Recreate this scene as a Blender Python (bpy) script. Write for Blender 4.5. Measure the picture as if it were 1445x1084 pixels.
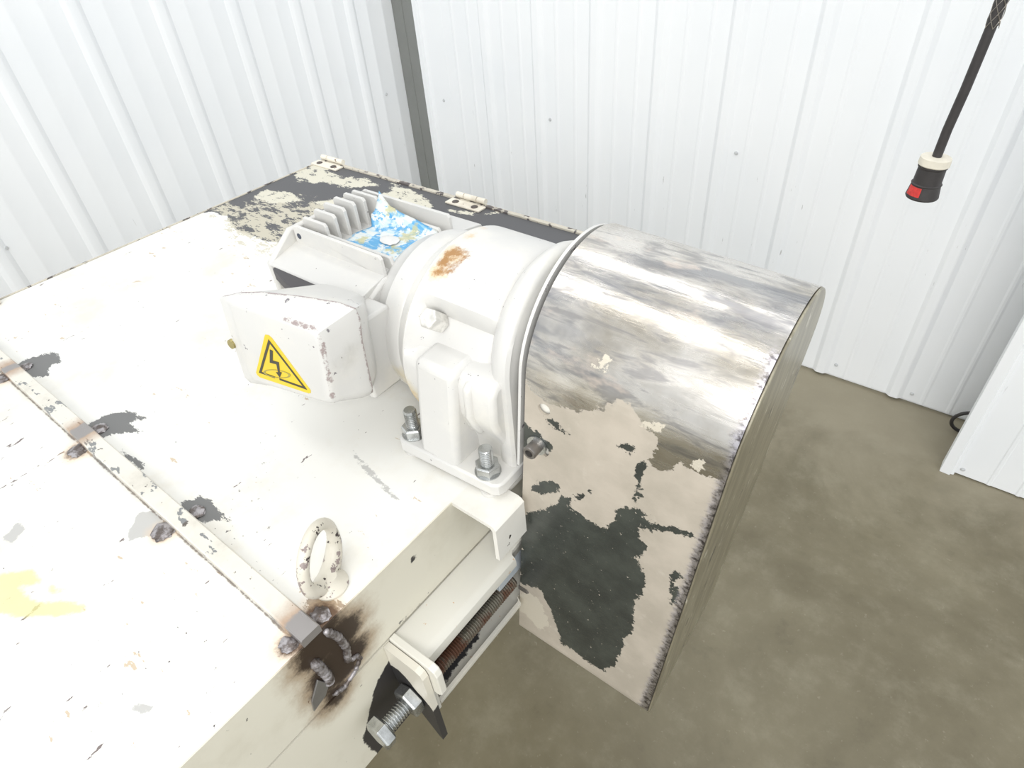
import bpy, bmesh, math, random
import numpy as np
from mathutils import Matrix, Vector, noise as mnoise

random.seed(7)
for o in list(bpy.data.objects):
    bpy.data.objects.remove(o)
SC = bpy.context.scene
COL = SC.collection
H = 1.305                                   # height of the machine top above the floor

# ---------------------------------------------------------------- camera
cam_d = bpy.data.cameras.new('camera')
cam = bpy.data.objects.new('camera', cam_d)
COL.objects.link(cam)
rx = Vector((0.78818886, 0.61190003, -0.06585342))
dn = Vector((0.35741507, -0.54222452, -0.76042557))
fw = Vector((-0.50101176, 0.57582196, -0.64607762))
m = Matrix((rx, -dn, -fw)).transposed().to_4x4()
m.translation = Vector((0, 0, 1.905))
cam.matrix_world = m
cam_d.sensor_width = 36.0
cam_d.lens = 889.05 / 1445 * 36.0
cam_d.clip_start = 0.02
SC.camera = cam

# ---------------------------------------------------------------- light and exposure
world = bpy.data.worlds.new('shop_daylight')
SC.world = world
world.use_nodes = True
bg = world.node_tree.nodes['Background']
bg.inputs['Color'].default_value = (0.95, 0.98, 1.0, 1)
bg.inputs['Strength'].default_value = 0.76


def area(name, loc, target, sx, sy, power, col=(1, 1, 1)):
    d = bpy.data.lights.new(name, 'AREA')
    d.shape = 'RECTANGLE'
    d.size, d.size_y, d.energy, d.color = sx, sy, power, col
    o = bpy.data.objects.new(name, d)
    COL.objects.link(o)
    o.location = loc
    o.rotation_euler = (Vector(target) - Vector(loc)).to_track_quat('-Z', 'Y').to_euler()
    return o


area('shop_tube_light', (-1.1, -0.3, 4.2), (-1.0, 0.3, 1.3), 2.4, 0.35, 12, (1, 0.98, 0.95))
area('shop_tube_light.001', (-1.1, 1.5, 4.2), (-1.1, 1.5, 0), 2.4, 0.35, 10, (1, 0.98, 0.95))
area('wall_fill_light', (2.2, -4.4, 4.2), (-1.2, 1.6, 1.2), 6.0, 2.5, 185, (1, 0.985, 0.96))  # unseen broad fill added behind the camera to brighten the walls
# the flash of the photographer's camera, just above and beside the lens
area('flash_lamp', (0.07, -0.05, 2.0), (-0.6, 0.55, 1.3), 0.10, 0.07, 1.6, (1, 0.99, 0.96))
SC.view_settings.view_transform = 'Standard'
SC.view_settings.look = 'None'
SC.view_settings.gamma = 1.0
SC.view_settings.use_curve_mapping = False
SC.view_settings.exposure = 0.40


# ---------------------------------------------------------------- helpers
FR = {}                                      # object name -> world matrix of its frame


def lin(r, g, b):
    f = lambda c: ((c / 255) / 12.92) if c / 255 < 0.04045 else (((c / 255) + 0.055) / 1.055) ** 2.4
    return (f(r), f(g), f(b), 1.0)


def thing(name, label, cat, loc=(0, 0, 0), rot=None, group=None):
    o = bpy.data.objects.new(name, None)
    o.empty_display_size = 0.1
    COL.objects.link(o)
    M = Matrix.Translation(Vector(loc))
    if rot is not None:
        M = M @ rot
    o.matrix_basis = M
    FR[o.name] = M
    o['label'] = label
    o['category'] = cat
    if group:
        o['group'] = group
    return o


def obj(name, bm, mat, parent=None, space='w', smooth=False, bevel=0, seg=2, label=None, kind=None, angle=35):
    """space 'w': coordinates as measured, z = 0 at the machine top; 'a': absolute; 'l': in the frame of the parent"""
    if space == 'w':
        bm.transform(Matrix.Translation((0, 0, H)))
    if space in 'wa' and parent is not None:
        bm.transform(FR[parent.name].inverted())
    bmesh.ops.recalc_face_normals(bm, faces=bm.faces)
    me = bpy.data.meshes.new(name)
    bm.to_mesh(me)
    bm.free()
    if mat:
        me.materials.append(mat)
    o = bpy.data.objects.new(name, me)
    COL.objects.link(o)
    if parent is not None:
        o.parent = parent
        FR[o.name] = FR[parent.name]
    else:
        FR[o.name] = Matrix.Identity(4)
    if smooth:
        for p in me.polygons:
            p.use_smooth = True
        try:
            me.set_sharp_from_angle(angle=math.radians(angle))
        except Exception:
            pass
    if bevel:
        b = o.modifiers.new('bevel', 'BEVEL')
        b.width = bevel
        b.segments = seg
        b.limit_method = 'ANGLE'
        b.angle_limit = math.radians(40)
    if label:
        o['label'] = label
    if kind:
        o['kind'] = kind
    return o


def box(bm, x0, x1, y0, y1, z0, z1):
    v = [bm.verts.new((x, y, z)) for x in (x0, x1) for y in (y0, y1) for z in (z0, z1)]
    for f in ((0, 1, 3, 2), (4, 6, 7, 5), (0, 4, 5, 1), (2, 3, 7, 6), (0, 2, 6, 4), (1, 5, 7, 3)):
        bm.faces.new([v[i] for i in f])
    return v


def BOX(*a):
    bm = bmesh.new()
    box(bm, *a)
    return bm


def prism(pts, a0, a1, axis, bm=None):
    """polygon of 2-D points extruded along an axis (0: pts are y,z; 1: x,z; 2: x,y)"""
    bm = bm or bmesh.new()

    def P(p, a):
        return {0: (a, p[0], p[1]), 1: (p[0], a, p[1]), 2: (p[0], p[1], a)}[axis]
    A = [bm.verts.new(P(p, a0)) for p in pts]
    B = [bm.verts.new(P(p, a1)) for p in pts]
    n = len(pts)
    bm.faces.new(A)
    bm.faces.new(B[::-1])
    for i in range(n):
        bm.faces.new((A[i], B[i], B[(i + 1) % n], A[(i + 1) % n]))
    return bm


def tube(path, r, seg=12, bm=None, closed=False):
    """sweep a circle; r may be a list of radii"""
    bm = bm or bmesh.new()
    P = [Vector(p) for p in path]
    n = len(P)
    rings = []
    up = Vector((0.13, 0.27, 0.95)).normalized()
    for i, p in enumerate(P):
        if closed:
            t = P[(i + 1) % n] - P[i - 1]
        else:
            t = P[min(i + 1, n - 1)] - P[max(i - 1, 0)]
        t.normalize()
        a = t.cross(up)
        if a.length < 1e-3:
            a = t.cross(Vector((1, 0, 0)))
        a.normalize()
        b = t.cross(a)
        rr = r[i] if isinstance(r, (list, tuple)) else r
        rings.append([bm.verts.new(p + (a * math.cos(k * 2 * math.pi / seg) + b * math.sin(k * 2 * math.pi / seg)) * rr) for k in range(seg)])
    for i in range(n if closed else n - 1):
        A, B = rings[i], rings[(i + 1) % n]
        for k in range(seg):
            bm.faces.new((A[k], A[(k + 1) % seg], B[(k + 1) % seg], B[k]))
    if not closed:
        bm.faces.new(rings[0])
        bm.faces.new(rings[-1][::-1])
    return bm


def lathe(prof, origin, axis, seg=24, bm=None, phase=0.0):
    """prof: (distance along axis, radius)"""
    bm = bm or bmesh.new()
    ax = Vector(axis).normalized()
    a = ax.orthogonal().normalized()
    b = ax.cross(a)
    O = Vector(origin)
    rings = []
    for d, r in prof:
        r = max(r, 1e-5)
        rings.append([bm.verts.new(O + ax * d + (a * math.cos(phase + k * 2 * math.pi / seg) + b * math.sin(phase + k * 2 * math.pi / seg)) * r) for k in range(seg)])
    for A, B in zip(rings, rings[1:]):
        for k in range(seg):
            bm.faces.new((A[k], A[(k + 1) % seg], B[(k + 1) % seg], B[k]))
    bm.faces.new(rings[0])
    bm.faces.new(rings[-1][::-1])
    return bm


def threads(origin, axis, r, length, pitch, bm=None, seg=16):
    prof = []
    n = int(length / pitch)
    for i in range(n):
        prof += [(i * pitch, r * 0.80), (i * pitch + pitch * 0.45, r), (i * pitch + pitch * 0.62, r)]
    prof += [(length, r * 0.86)]
    return lathe(prof, origin, axis, seg, bm)


def hexnut(origin, axis, rc, h, bore=None, phase=0.0):
    ch = rc * 0.10
    # chamfered hexagon as a lathe with six sides plus a slightly smaller rim
    return lathe([(0, rc * 0.9), (ch, rc), (h - ch, rc), (h, rc * 0.88)], origin, axis, 6, None, phase)


def seg_dist(P, poly):
    """signed distance of N 2-D points to a polygon, negative inside"""
    P = np.asarray(P)
    poly = np.asarray(poly, float)
    d2 = np.full(len(P), 1e9)
    ins = np.zeros(len(P), bool)
    for i in range(len(poly)):
        a, b = poly[i], poly[(i + 1) % len(poly)]
        ab = b - a
        t = np.clip(((P - a) @ ab) / (ab @ ab + 1e-12), 0, 1)
        c = a + t[:, None] * ab
        d2 = np.minimum(d2, ((P - c) ** 2).sum(1))
        cond = (a[1] > P[:, 1]) != (b[1] > P[:, 1])
        xi = (b[0] - a[0]) * (P[:, 1] - a[1]) / ((b[1] - a[1]) + 1e-12) + a[0]
        ins ^= cond & (P[:, 0] < xi)
    d = np.sqrt(d2)
    return np.where(ins, -d, d)


def union(P, polys):
    d = np.full(len(P), 1.0)
    for q in polys:
        d = np.minimum(d, seg_dist(P, q))
    return d


def verts_of(o, world=False):
    me = o.data
    a = np.empty(len(me.vertices) * 3)
    me.vertices.foreach_get('co', a)
    a = a.reshape(-1, 3)
    M = np.array(FR[o.name])
    a = a @ M[:3, :3].T + M[:3, 3]
    a[:, 2] -= H
    return a if world else a


def set_attr(o, name, vals):
    at = o.data.attributes.new(name, 'FLOAT', 'POINT')
    at.data.foreach_set('value', np.asarray(vals, dtype=np.float32))


def blobs(P, lst):
    """distance to the nearest of several spots, minus its radius; spots are (x, y, z, radius)"""
    d = np.full(len(P), 1.0)
    for x, y, z, r in lst:
        d = np.minimum(d, np.linalg.norm(P - np.array((x, y, z)), axis=1) - r)
    return d


# ---------------------------------------------------------------- materials
class NT:
    def __init__(s, name):
        s.m = bpy.data.materials.new(name)
        s.m.use_nodes = True
        s.t = s.m.node_tree
        s.b = s.t.nodes['Principled BSDF']
        s.tc = s.t.nodes.new('ShaderNodeTexCoord')

    def n(s, typ, **kw):
        x = s.t.nodes.new(typ)
        for k, v in kw.items():
            setattr(x, k, v)
        return x

    def l(s, a, b):
        s.t.links.new(a, b)

    def math(s, op, a, b=None, c=None, clamp=False):
        x = s.n('ShaderNodeMath', operation=op)
        x.use_clamp = clamp
        for i, v in enumerate((a, b, c)):
            if v is None:
                continue
            if isinstance(v, (int, float)):
                x.inputs[i].default_value = v
            else:
                s.l(v, x.inputs[i])
        return x.outputs[0]

    def noise(s, scale, detail=6, rough=0.6, stretch=(1, 1, 1), rot=(0, 0, 0), dist=0.0, off=(0, 0, 0)):
        mp = s.n('ShaderNodeMapping')
        mp.inputs['Scale'].default_value = stretch
        mp.inputs['Rotation'].default_value = rot
        mp.inputs['Location'].default_value = off
        s.l(s.tc.outputs['Object'], mp.inputs[0])
        x = s.n('ShaderNodeTexNoise')
        x.inputs['Scale'].default_value = scale
        x.inputs['Detail'].default_value = detail
        x.inputs['Roughness'].default_value = rough
        x.inputs['Distortion'].default_value = dist
        s.l(mp.outputs[0], x.inputs['Vector'])
        return x.outputs['Fac']

    def ramp(s, v, lo, hi, inv=False):
        x = s.n('ShaderNodeMapRange')
        x.interpolation_type = 'SMOOTHSTEP'
        s.l(v, x.inputs[0])
        x.inputs[1].default_value = lo
        x.inputs[2].default_value = hi
        x.inputs[3].default_value = 1 if inv else 0
        x.inputs[4].default_value = 0 if inv else 1
        return x.outputs[0]

    def mixc(s, f, a, b):
        x = s.n('ShaderNodeMix', data_type='RGBA')
        for i, v in ((0, f), (6, a), (7, b)):
            if isinstance(v, (int, float, tuple)):
                x.inputs[i].default_value = v
            else:
                s.l(v, x.inputs[i])
        return x.outputs[2]

    def mixf(s, f, a, b):
        x = s.n('ShaderNodeMix', data_type='FLOAT')
        for i, v in ((0, f), (2, a), (3, b)):
            if isinstance(v, (int, float)):
                x.inputs[i].default_value = v
            else:
                s.l(v, x.inputs[i])
        return x.outputs[0]

    def attr(s, name):
        x = s.n('ShaderNodeAttribute')
        x.attribute_name = name
        return x.outputs['Fac']

    def bump(s, h, strength=0.2, dist=0.002, prev=None):
        x = s.n('ShaderNodeBump')
        x.inputs['Strength'].default_value = strength
        x.inputs['Distance'].default_value = dist
        s.l(h, x.inputs['Height'])
        if prev is not None:
            s.l(prev, x.inputs['Normal'])
        return x.outputs[0]

    def done(s, col, rough, metal=0.0, normal=None, spec=None):
        for k, v in (('Base Color', col), ('Roughness', rough), ('Metallic', metal)):
            if isinstance(v, (int, float, tuple)):
                s.b.inputs[k].default_value = v
            else:
                s.l(v, s.b.inputs[k])
        if normal is not None:
            s.l(normal, s.b.inputs['Normal'])
        if spec is not None:
            s.b.inputs['Specular IOR Level'].default_value = spec
        return s.m


def simple(name, col, rough=0.5, metal=0.0, var=0.06, scale=30, spec=None):
    t = NT(name)
    n = t.noise(scale)
    d = tuple(c * (1 - var * 2) for c in col[:3]) + (1,)
    return t.done(t.mixc(t.ramp(n, 0.35, 0.7), col, d), rough, metal, spec=spec)


def paint(name, base, rough=0.35, dirt=None, dirt_amt=0.25, layers=(), chips=None, spec=0.4, bump=0.05):
    """layers: dict(attr, col, amp, scale, soft, rough, metal, stretch, alpha); the attribute is a signed distance (m)"""
    t = NT(name)
    col = base
    n1 = t.noise(9, 8, 0.65)
    if dirt:
        col = t.mixc(t.math('MULTIPLY', t.ramp(n1, 0.45, 0.75), dirt_amt), base, dirt)
    rg = rough
    mt = 0.0
    hgt = None
    if chips:
        for ccol, sc, thr, st in chips:
            c = t.noise(sc, 5, 0.62, st, off=(sc, 3, 1))
            c2 = t.noise(6, 2, 0.5, off=(4, sc, 0))
            f = t.ramp(t.math('ADD', c, t.math('MULTIPLY', t.math('SUBTRACT', c2, 0.5), 0.25)), thr, thr + 0.015)
            col = t.mixc(f, col, ccol)
            hgt = f if hgt is None else t.math('MAXIMUM', hgt, f)
    for L in layers:
        a = t.attr(L['attr'])
        nz = t.noise(L.get('scale', 40), 8, L.get('detail', 0.68), L.get('stretch', (1, 1, 1)), L.get('rot', (0, 0, 0)), off=(len(L['attr']), 2, 5))
        v = t.math('ADD', a, t.math('MULTIPLY', t.math('SUBTRACT', nz, 0.5), L.get('amp', 0.03)))
        nf = t.noise(L.get('scale', 40) * 5, 4, 0.7, L.get('stretch', (1, 1, 1)), L.get('rot', (0, 0, 0)))
        v = t.math('ADD', v, t.math('MULTIPLY', t.math('SUBTRACT', nf, 0.5), L.get('amp', 0.03) * 0.45))
        s = L.get('soft', 0.0008)
        f = t.ramp(v, -s, s, inv=True)
        if 'alpha' in L:
            f = t.math('MULTIPLY', f, L['alpha'])
        col = t.mixc(f, col, L['col'])
        rg = t.mixf(f, rg, L.get('rough', rough))
        mt = t.mixf(f, mt, L.get('metal', 0.0))
    nb = t.noise(120, 3)
    nrm = t.bump(nb, bump, 0.001)
    if hgt is not None:
        nrm = t.bump(t.math('SUBTRACT', 1.0, hgt), 0.3, 0.0006, nrm)
    return t.done(col, rg, mt, nrm, spec)


WHITE = lin(200, 199, 196)
GREYC = lin(120, 116, 120)
chip_set = [(GREYC, 60, 0.695, (1, 1, 1)), (lin(84, 78, 80), 150, 0.70, (1, 1, 1))]

# ---------------------------------------------------------------- floor
t = NT('polished_concrete')
n1 = t.noise(1.6, 8, 0.62, dist=0.4)
n2 = t.noise(7, 9, 0.7)
n3 = t.noise(60, 5, 0.6)
c = t.mixc(t.ramp(n1, 0.3, 0.7), lin(104, 97, 77), lin(126, 119, 98))
c = t.mixc(t.math('MULTIPLY', t.ramp(n2, 0.45, 0.72), 0.3), c, lin(158, 153, 134))
c = t.mixc(t.math('MULTIPLY', t.ramp(n2, 0.25, 0.45, inv=True), 0.4), c, lin(84, 78, 62))
c = t.mixc(t.math('MULTIPLY', t.ramp(n3, 0.62, 0.72), 0.18), c, lin(180, 176, 158))
# paler strip along the wall foot
sep = t.n('ShaderNodeSeparateXYZ')
t.l(t.tc.outputs['Object'], sep.inputs[0])
edge = t.ramp(t.math('ADD', sep.outputs[1], t.math('MULTIPLY', t.math('SUBTRACT', n1, 0.5), 1.2)), 1.75, 2.35)
c = t.mixc(t.math('MULTIPLY', edge, 0.55), c, lin(164, 156, 136))
floor_mat = t.done(c, t.mixf(t.ramp(n2, 0.3, 0.7), 0.28, 0.5), 0.0, t.bump(n3, 0.08, 0.002), 0.4)
obj('floor', BOX(-4.5, 4.5, -3.5, 4.5, -0.15, 0.0), floor_mat, space='a', kind='structure')

# ---------------------------------------------------------------- ribbed steel walls
t = NT('white_wall_sheet')
c = t.mixc(t.ramp(t.noise(1.2, 3), 0.35, 0.7), lin(242, 244, 246), lin(237, 240, 243))
# scuffs low on the sheet
sep = t.n('ShaderNodeSeparateXYZ')
t.l(t.tc.outputs['Object'], sep.inputs[0])
sc_ = t.noise(30, 4, 0.6, (2.2, 2.2, 0.35))
low = t.ramp(sep.outputs[2], 0.75, 0.95, inv=True)
low2 = t.ramp(sep.outputs[2], 0.35, 0.55)
f = t.math('MULTIPLY', t.math('MULTIPLY', t.ramp(sc_, 0.70, 0.735), low), low2)
c = t.mixc(t.math('MULTIPLY', f, 0.6), c, lin(150, 148, 145))
wall_mat = t.done(c, 0.55, 0.0, None, 0.25)
P = 0.3055


def rib_profile(n, off=0.0):
    """one sheet of n ribs: list of (along, out)"""
    pts = []
    for i in range(n):
        s = i * P
        pts += [(s - 0.033, 0), (s - 0.030, 0.0015), (s - 0.017, 0.0095), (s - 0.013, 0.0105), (s + 0.013, 0.0105), (s + 0.017, 0.0095), (s + 0.030, 0.0015), (s + 0.033, 0)]
        for k in (0.105, 0.205):
            pts += [(s + k - 0.011, 0), (s + k - 0.004, 0.0018), (s + k + 0.004, 0.0018), (s + k + 0.011, 0)]
    return pts


def sheet(prof, z0, z1, place):
    bm = bmesh.new()
    A = [bm.verts.new(place(s, d, z0)) for s, d in prof]
    B = [bm.verts.new(place(s, d, z1)) for s, d in prof]
    A2 = [bm.verts.new(place(s, d - 0.0012, z0)) for s, d in prof]
    B2 = [bm.verts.new(place(s, d - 0.0012, z1)) for s, d in prof]
    for i in range(len(prof) - 1):
        bm.faces.new((A[i], A[i + 1], B[i + 1], B[i]))
        bm.faces.new((A2[i + 1], A2[i], B2[i], B2[i + 1]))
        bm.faces.new((A2[i], A2[i + 1], A[i + 1], A[i]))
        bm.faces.new((B[i], B[i + 1], B2[i + 1], B2[i]))
    bm.faces.new((A[0], B[0], B2[0], A2[0]))
    bm.faces.new((B[-1], A[-1], A2[-1], B2[-1]))
    return bm


wall_back = obj('wall_back', BOX(-2.50, 2.6, 2.545, 2.62, 0.0, 3.6), wall_mat, space='a', kind='structure')
x_first = -0.048 - 8 * P
span = rib_profile(3)
span.append((3 * P - 0.033, 0))
for k in range(5):
    x0 = x_first + k * 3 * P
    pr = list(span)
    if k == 0:
        pr = [(-0.03, 0)] + pr[8:]
    pr = [(s, d * 1.5) for s, d in pr]
    obj('wall_panel', sheet(pr, 0.012 + 0.003 * (k % 2), 3.6, lambda s, d, z, x0=x0: (x0 + s, 2.535 - d, z)), wall_mat, wall_back, 'a', smooth=True, angle=20)
wall_left = obj('wall_left', BOX(-2.88, -2.805, -3.0, 2.55, 0.0, 3.6), wall_mat, space='a', kind='structure')
y_first = 1.042 - 9 * 0.3035
for k in range(5):
    y0 = y_first + k * 3 * 0.3035
    pr = [(s * 0.3035 / P, d) for s, d in span]
    if k == 4:
        pr = [p for p in pr if y0 + p[0] < 2.50] + [(2.526 - y0, 0)]
    obj('wall_panel', sheet(pr, 0.012, 3.6, lambda s, d, z, y0=y0: (-2.79 + d, y0 + s, z)), wall_mat, wall_left, 'a', smooth=True, angle=20)

screw_mat = simple('zinc_screw', lin(206, 208, 210), 0.5, 0.1)


def wall_screw(x, y, z, ax, parent):
    bm = lathe([(0, 0.0085), (0.0015, 0.0085), (0.002, 0.0055), (0.006, 0.005), (0.0062, 0.0)], (x, y, z), ax, 12)
    obj('screw', bm, screw_mat, parent, 'w', label='small zinc screw head')


for y, z in ((1.65, -0.357), (2.384, -0.36), (0.463, -0.388), (-0.6, -0.39)):
    wall_screw(-2.79, y, z, (1, 0, 0), wall_left)
for x, z in ((-0.898, -0.398), (-2.512, -0.398), (-0.297, -1.236), (0.013, -1.256), (-1.82, -0.398)):
    wall_screw(x, 2.535, z, (0, -1, 0), wall_back)

grey_trim = simple('grey_steel_trim', lin(132, 134, 131), 0.5, 0.0, 0.03, 8)
bm = prism([(-2.789, 2.527), (-2.72, 2.529), (-2.718, 2.533), (-2.68, 2.533), (-2.678, 2.529), (-2.633, 2.528), (-2.633, 2.545), (-2.789, 2.545)], 0.0, 3.6, 2)
obj('trim_1', bm, grey_trim, space='a', kind='structure', label='dark grey corner trim between the two ribbed walls')
bm = prism([(-2.632, 2.515), (-2.600, 2.513), (-2.597, 2.528), (-2.575, 2.533), (-2.455, 2.534), (-2.455, 2.545), (-2.632, 2.545)], 0.0, 3.6, 2)
obj('trim_2', bm, wall_mat, space='a', kind='structure', bevel=0.002, label='narrow white edge trim beside the grey corner trim')

# free-standing partition leaf at the right
wall_right = obj('wall_right', BOX(0.215, 1.6, 2.212, 2.24, 0.015, 3.4), wall_mat, space='a', kind='structure')
bm = prism([(0.198, 2.192), (0.232, 2.190), (0.234, 2.198), (0.244, 2.200), (0.244, 2.2117), (0.214, 2.2117), (0.214, 2.25), (0.198, 2.25)], 0.0, 3.4, 2)
obj('edge_trim', bm, wall_mat, wall_right, 'a', bevel=0.0015)
pr = [(0.0, 0), (0.1, 0), (0.104, 0.003), (0.112, 0.003), (0.116, 0), (0.19, 0), (0.194, 0.003), (0.202, 0.003), (0.206, 0), (0.26, 0), (0.275, 0.02), (0.31, 0.02), (0.325, 0), (1.3, 0)]
obj('wall_panel', sheet(pr, 0.006, 3.4, lambda s, d, z: (0.245 + s, 2.210 - d, z)), wall_mat, wall_right, 'a', smooth=True, angle=20)
wall_screw(0.262, 2.210, -1.272, (0, -1, 0), wall_right)

# ---------------------------------------------------------------- machine cabinet
cab = thing('machine_cabinet', 'chipped white steel machine cabinet whose flat top carries the gear motor', 'machine', (-0.92, 0.1, 0.0))

dark_poly = [(-1.475, 0.605), (-1.43, 0.640), (-1.383, 0.643), (-1.345, 0.63), (-1.295, 0.612), (-1.20, 0.615), (-1.158, 0.627), (-1.05, 0.66), (-0.85, 0.70), (-0.30, 0.75), (-0.30, 1.1), (-1.475, 1.1)]
speck_poly = [(-1.44, 0.66), (-1.34, 0.65), (-1.29, 0.61), (-1.15, 0.60), (-0.98, 0.66), (-0.96, 0.76), (-1.05, 0.83), (-1.20, 0.80), (-1.30, 0.76), (-1.38, 0.72)]
pale_polys = [[(-1.47, 0.90), (-1.40, 0.86), (-1.33, 0.89), (-1.25, 0.90), (-1.19, 0.945), (-1.27, 0.955), (-1.34, 0.93), (-1.45, 0.97), (-1.48, 0.97)],
              [(-1.13, 0.83), (-1.08, 0.85), (-1.02, 0.84), (-0.98, 0.88), (-1.00, 0.93), (-1.08, 0.96), (-1.18, 0.97), (-1.14, 0.93), (-1.17, 0.90), (-1.12, 0.88)],
              [(-1.26, 0.80), (-1.20, 0.79), (-1.15, 0.83), (-1.16, 0.86), (-1.21, 0.86)],
              [(-1.42, 0.74), (-1.34, 0.74), (-1.30, 0.79), (-1.36, 0.81), (-1.43, 0.78)],
              [(-0.86, 0.955), (-0.84, 0.965), (-0.85, 0.972)], [(-0.95, 0.93), (-0.88, 0.94), (-0.89, 0.95)]]
grey_polys = [[(-1.190, 0.112), (-1.185, 0.155), (-1.160, 0.170), (-1.128, 0.168), (-1.135, 0.150), (-1.110, 0.135), (-1.118, 0.120)],
              [(-0.935, 0.115), (-0.925, 0.150), (-0.908, 0.168), (-0.870, 0.176), (-0.878, 0.155), (-0.846, 0.158), (-0.872, 0.135), (-0.885, 0.115)],
              [(-0.640, 0.113), (-0.671, 0.119), (-0.668, 0.138), (-0.640, 0.146), (-0.598, 0.140), (-0.615, 0.125)],
              [(-0.835, 0.117), (-0.800, 0.1275), (-0.782, 0.127), (-0.765, 0.117)],
              [(-0.3975, 0.125), (-0.43, 0.125), (-0.435, 0.14), (-0.39, 0.15)]]
light_polys = [[(-0.640, 0.093), (-0.674, 0.050), (-0.690, 0.062), (-0.704, 0.080), (-0.692, 0.094)],
               [(-0.823, -0.016), (-0.800, -0.018), (-0.790, -0.036), (-0.808, -0.040)],
               [(-0.483, -0.048), (-0.465, -0.040), (-0.458, -0.030), (-0.470, -0.034)],
               [(-0.445, -0.020), (-0.437, -0.012), (-0.432, -0.020)],
               [(-0.560, 0.308), (-0.535, 0.303), (-0.446, 0.284), (-0.450, 0.280), (-0.540, 0.296)]]
seam_polys = [[(-1.44, 0.1185), (-0.40, 0.1185), (-0.40, 0.1165), (-1.44, 0.1165)], [(-1.44, 0.0935), (-0.40, 0.0935), (-0.40, 0.0915), (-1.44, 0.0915)]]
yellow_polys = [[(-0.80, -0.085), (-0.75, -0.058), (-0.725, -0.035), (-0.700, -0.036), (-0.716, -0.056), (-0.680, -0.052), (-0.632, -0.018), (-0.620, -0.024), (-0.640, -0.046), (-0.690, -0.080), (-0.78, -0.12)],
                [(-0.692, -0.036), (-0.668, -0.026), (-0.672, -0.034)]]
burn = [(-0.885, 0.084, 0, 0.014), (-1.165, 0.085, 0, 0.008), (-0.648, 0.083, 0, 0.010), (-0.405, 0.085, 0, 0.010), (-0.39, 0.106, -0.02, 0.030),
        (-0.39, 0.112, -0.075, 0.036), (-0.39, 0.098, -0.118, 0.018), (-0.39, 0.134, -0.035, 0.026), (-0.39, 0.142, -0.08, 0.016), (-0.40, 0.124, 0, 0.020)]
L_top = [dict(attr='spots_yellow', col=lin(206, 200, 140), amp=0.02, scale=20, soft=0.003, alpha=0.75),
         dict(attr='patch_dark', col=lin(84, 84, 86), amp=0.03, scale=26, rough=0.45),
         dict(attr='patch_speck', col=lin(196, 190, 172), amp=0.34, scale=30, stretch=(0.7, 1.8, 1), rot=(0, 0, 0.5), rough=0.5, soft=0.006, alpha=0.9),
         dict(attr='patch_pale', col=lin(206, 202, 186), amp=0.06, scale=32, stretch=(1, 1.8, 1), rough=0.5),
         dict(attr='patch_light', col=lin(182, 181, 178), amp=0.012, scale=90, rough=0.4),
         dict(attr='seam', col=lin(110, 98, 88), amp=0.007, scale=70, soft=0.001, alpha=0.85),
         dict(attr='patch_grey', col=lin(116, 116, 115), amp=0.030, scale=60, stretch=(0.7, 2, 1), rough=0.35, metal=0.3),
         dict(attr='burn', col=lin(222, 190, 150), amp=0.02, scale=50, soft=0.012, alpha=0.55),
         dict(attr='burn2', col=lin(92, 70, 54), amp=0.022, scale=60, soft=0.006, alpha=0.95)]
top_mat = paint('white_top_paint', lin(224, 223, 218), 0.42, lin(206, 198, 180), 0.5, L_top,
                [(lin(196, 180, 158), 26, 0.685, (1, 2.6, 1)), (lin(120, 110, 108), 60, 0.70, (1.5, 0.5, 1)), (lin(90, 84, 84), 150, 0.72, (1, 1, 1))], 0.35, 0.03)


def grid_plate(x0, x1, y0, y1, z0, z1, step, edge=()):
    """solid slab whose upper face is a fine grid"""
    bm = bmesh.new()
    nx, ny = max(1, round((x1 - x0) / step)), max(1, round((y1 - y0) / step))
    G = [[bm.verts.new((x0 + (x1 - x0) * i / nx, y0 + (y1 - y0) * j / ny, z1)) for j in range(ny + 1)] for i in range(nx + 1)]
    for i in range(nx):
        for j in range(ny):
            bm.faces.new((G[i][j], G[i + 1][j], G[i + 1][j + 1], G[i][j + 1]))
    be = [e for e in bm.edges if e.is_boundary]
    r = bmesh.ops.extrude_edge_only(bm, edges=be)
    vs = [g for g in r['geom'] if isinstance(g, bmesh.types.BMVert)]
    for v in vs:
        v.co.z = z0
    es = [g for g in r['geom'] if isinstance(g, bmesh.types.BMEdge)]
    bmesh.ops.contextual_create(bm, geom=es)
    return bm


top = obj('top_plate', grid_plate(-1.452, -0.3915, -0.8, 0.985, -0.006, 0.0, 0.006), top_mat, cab)
V = verts_of(top)
set_attr(top, 'patch_dark', np.minimum(union(V[:, :2], [dark_poly]), np.maximum(-1.449 - V[:, 0], V[:, 0] + 1.449 - 0.0) * 0 + 1))
set_attr(top, 'patch_speck', np.maximum(union(V[:, :2], [speck_poly]), -0.010))
set_attr(top, 'patch_pale', np.maximum(union(V[:, :2], pale_polys), -0.006))
set_attr(top, 'patch_grey', union(V[:, :2], grey_polys))
set_attr(top, 'patch_light', union(V[:, :2], light_polys))
set_attr(top, 'seam', union(V[:, :2], seam_polys))
set_attr(top, 'spots_yellow', union(V[:, :2], yellow_polys))
bd = blobs(V, burn)
set_attr(top, 'burn', bd - 0.008)
set_attr(top, 'burn2', bd)

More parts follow.
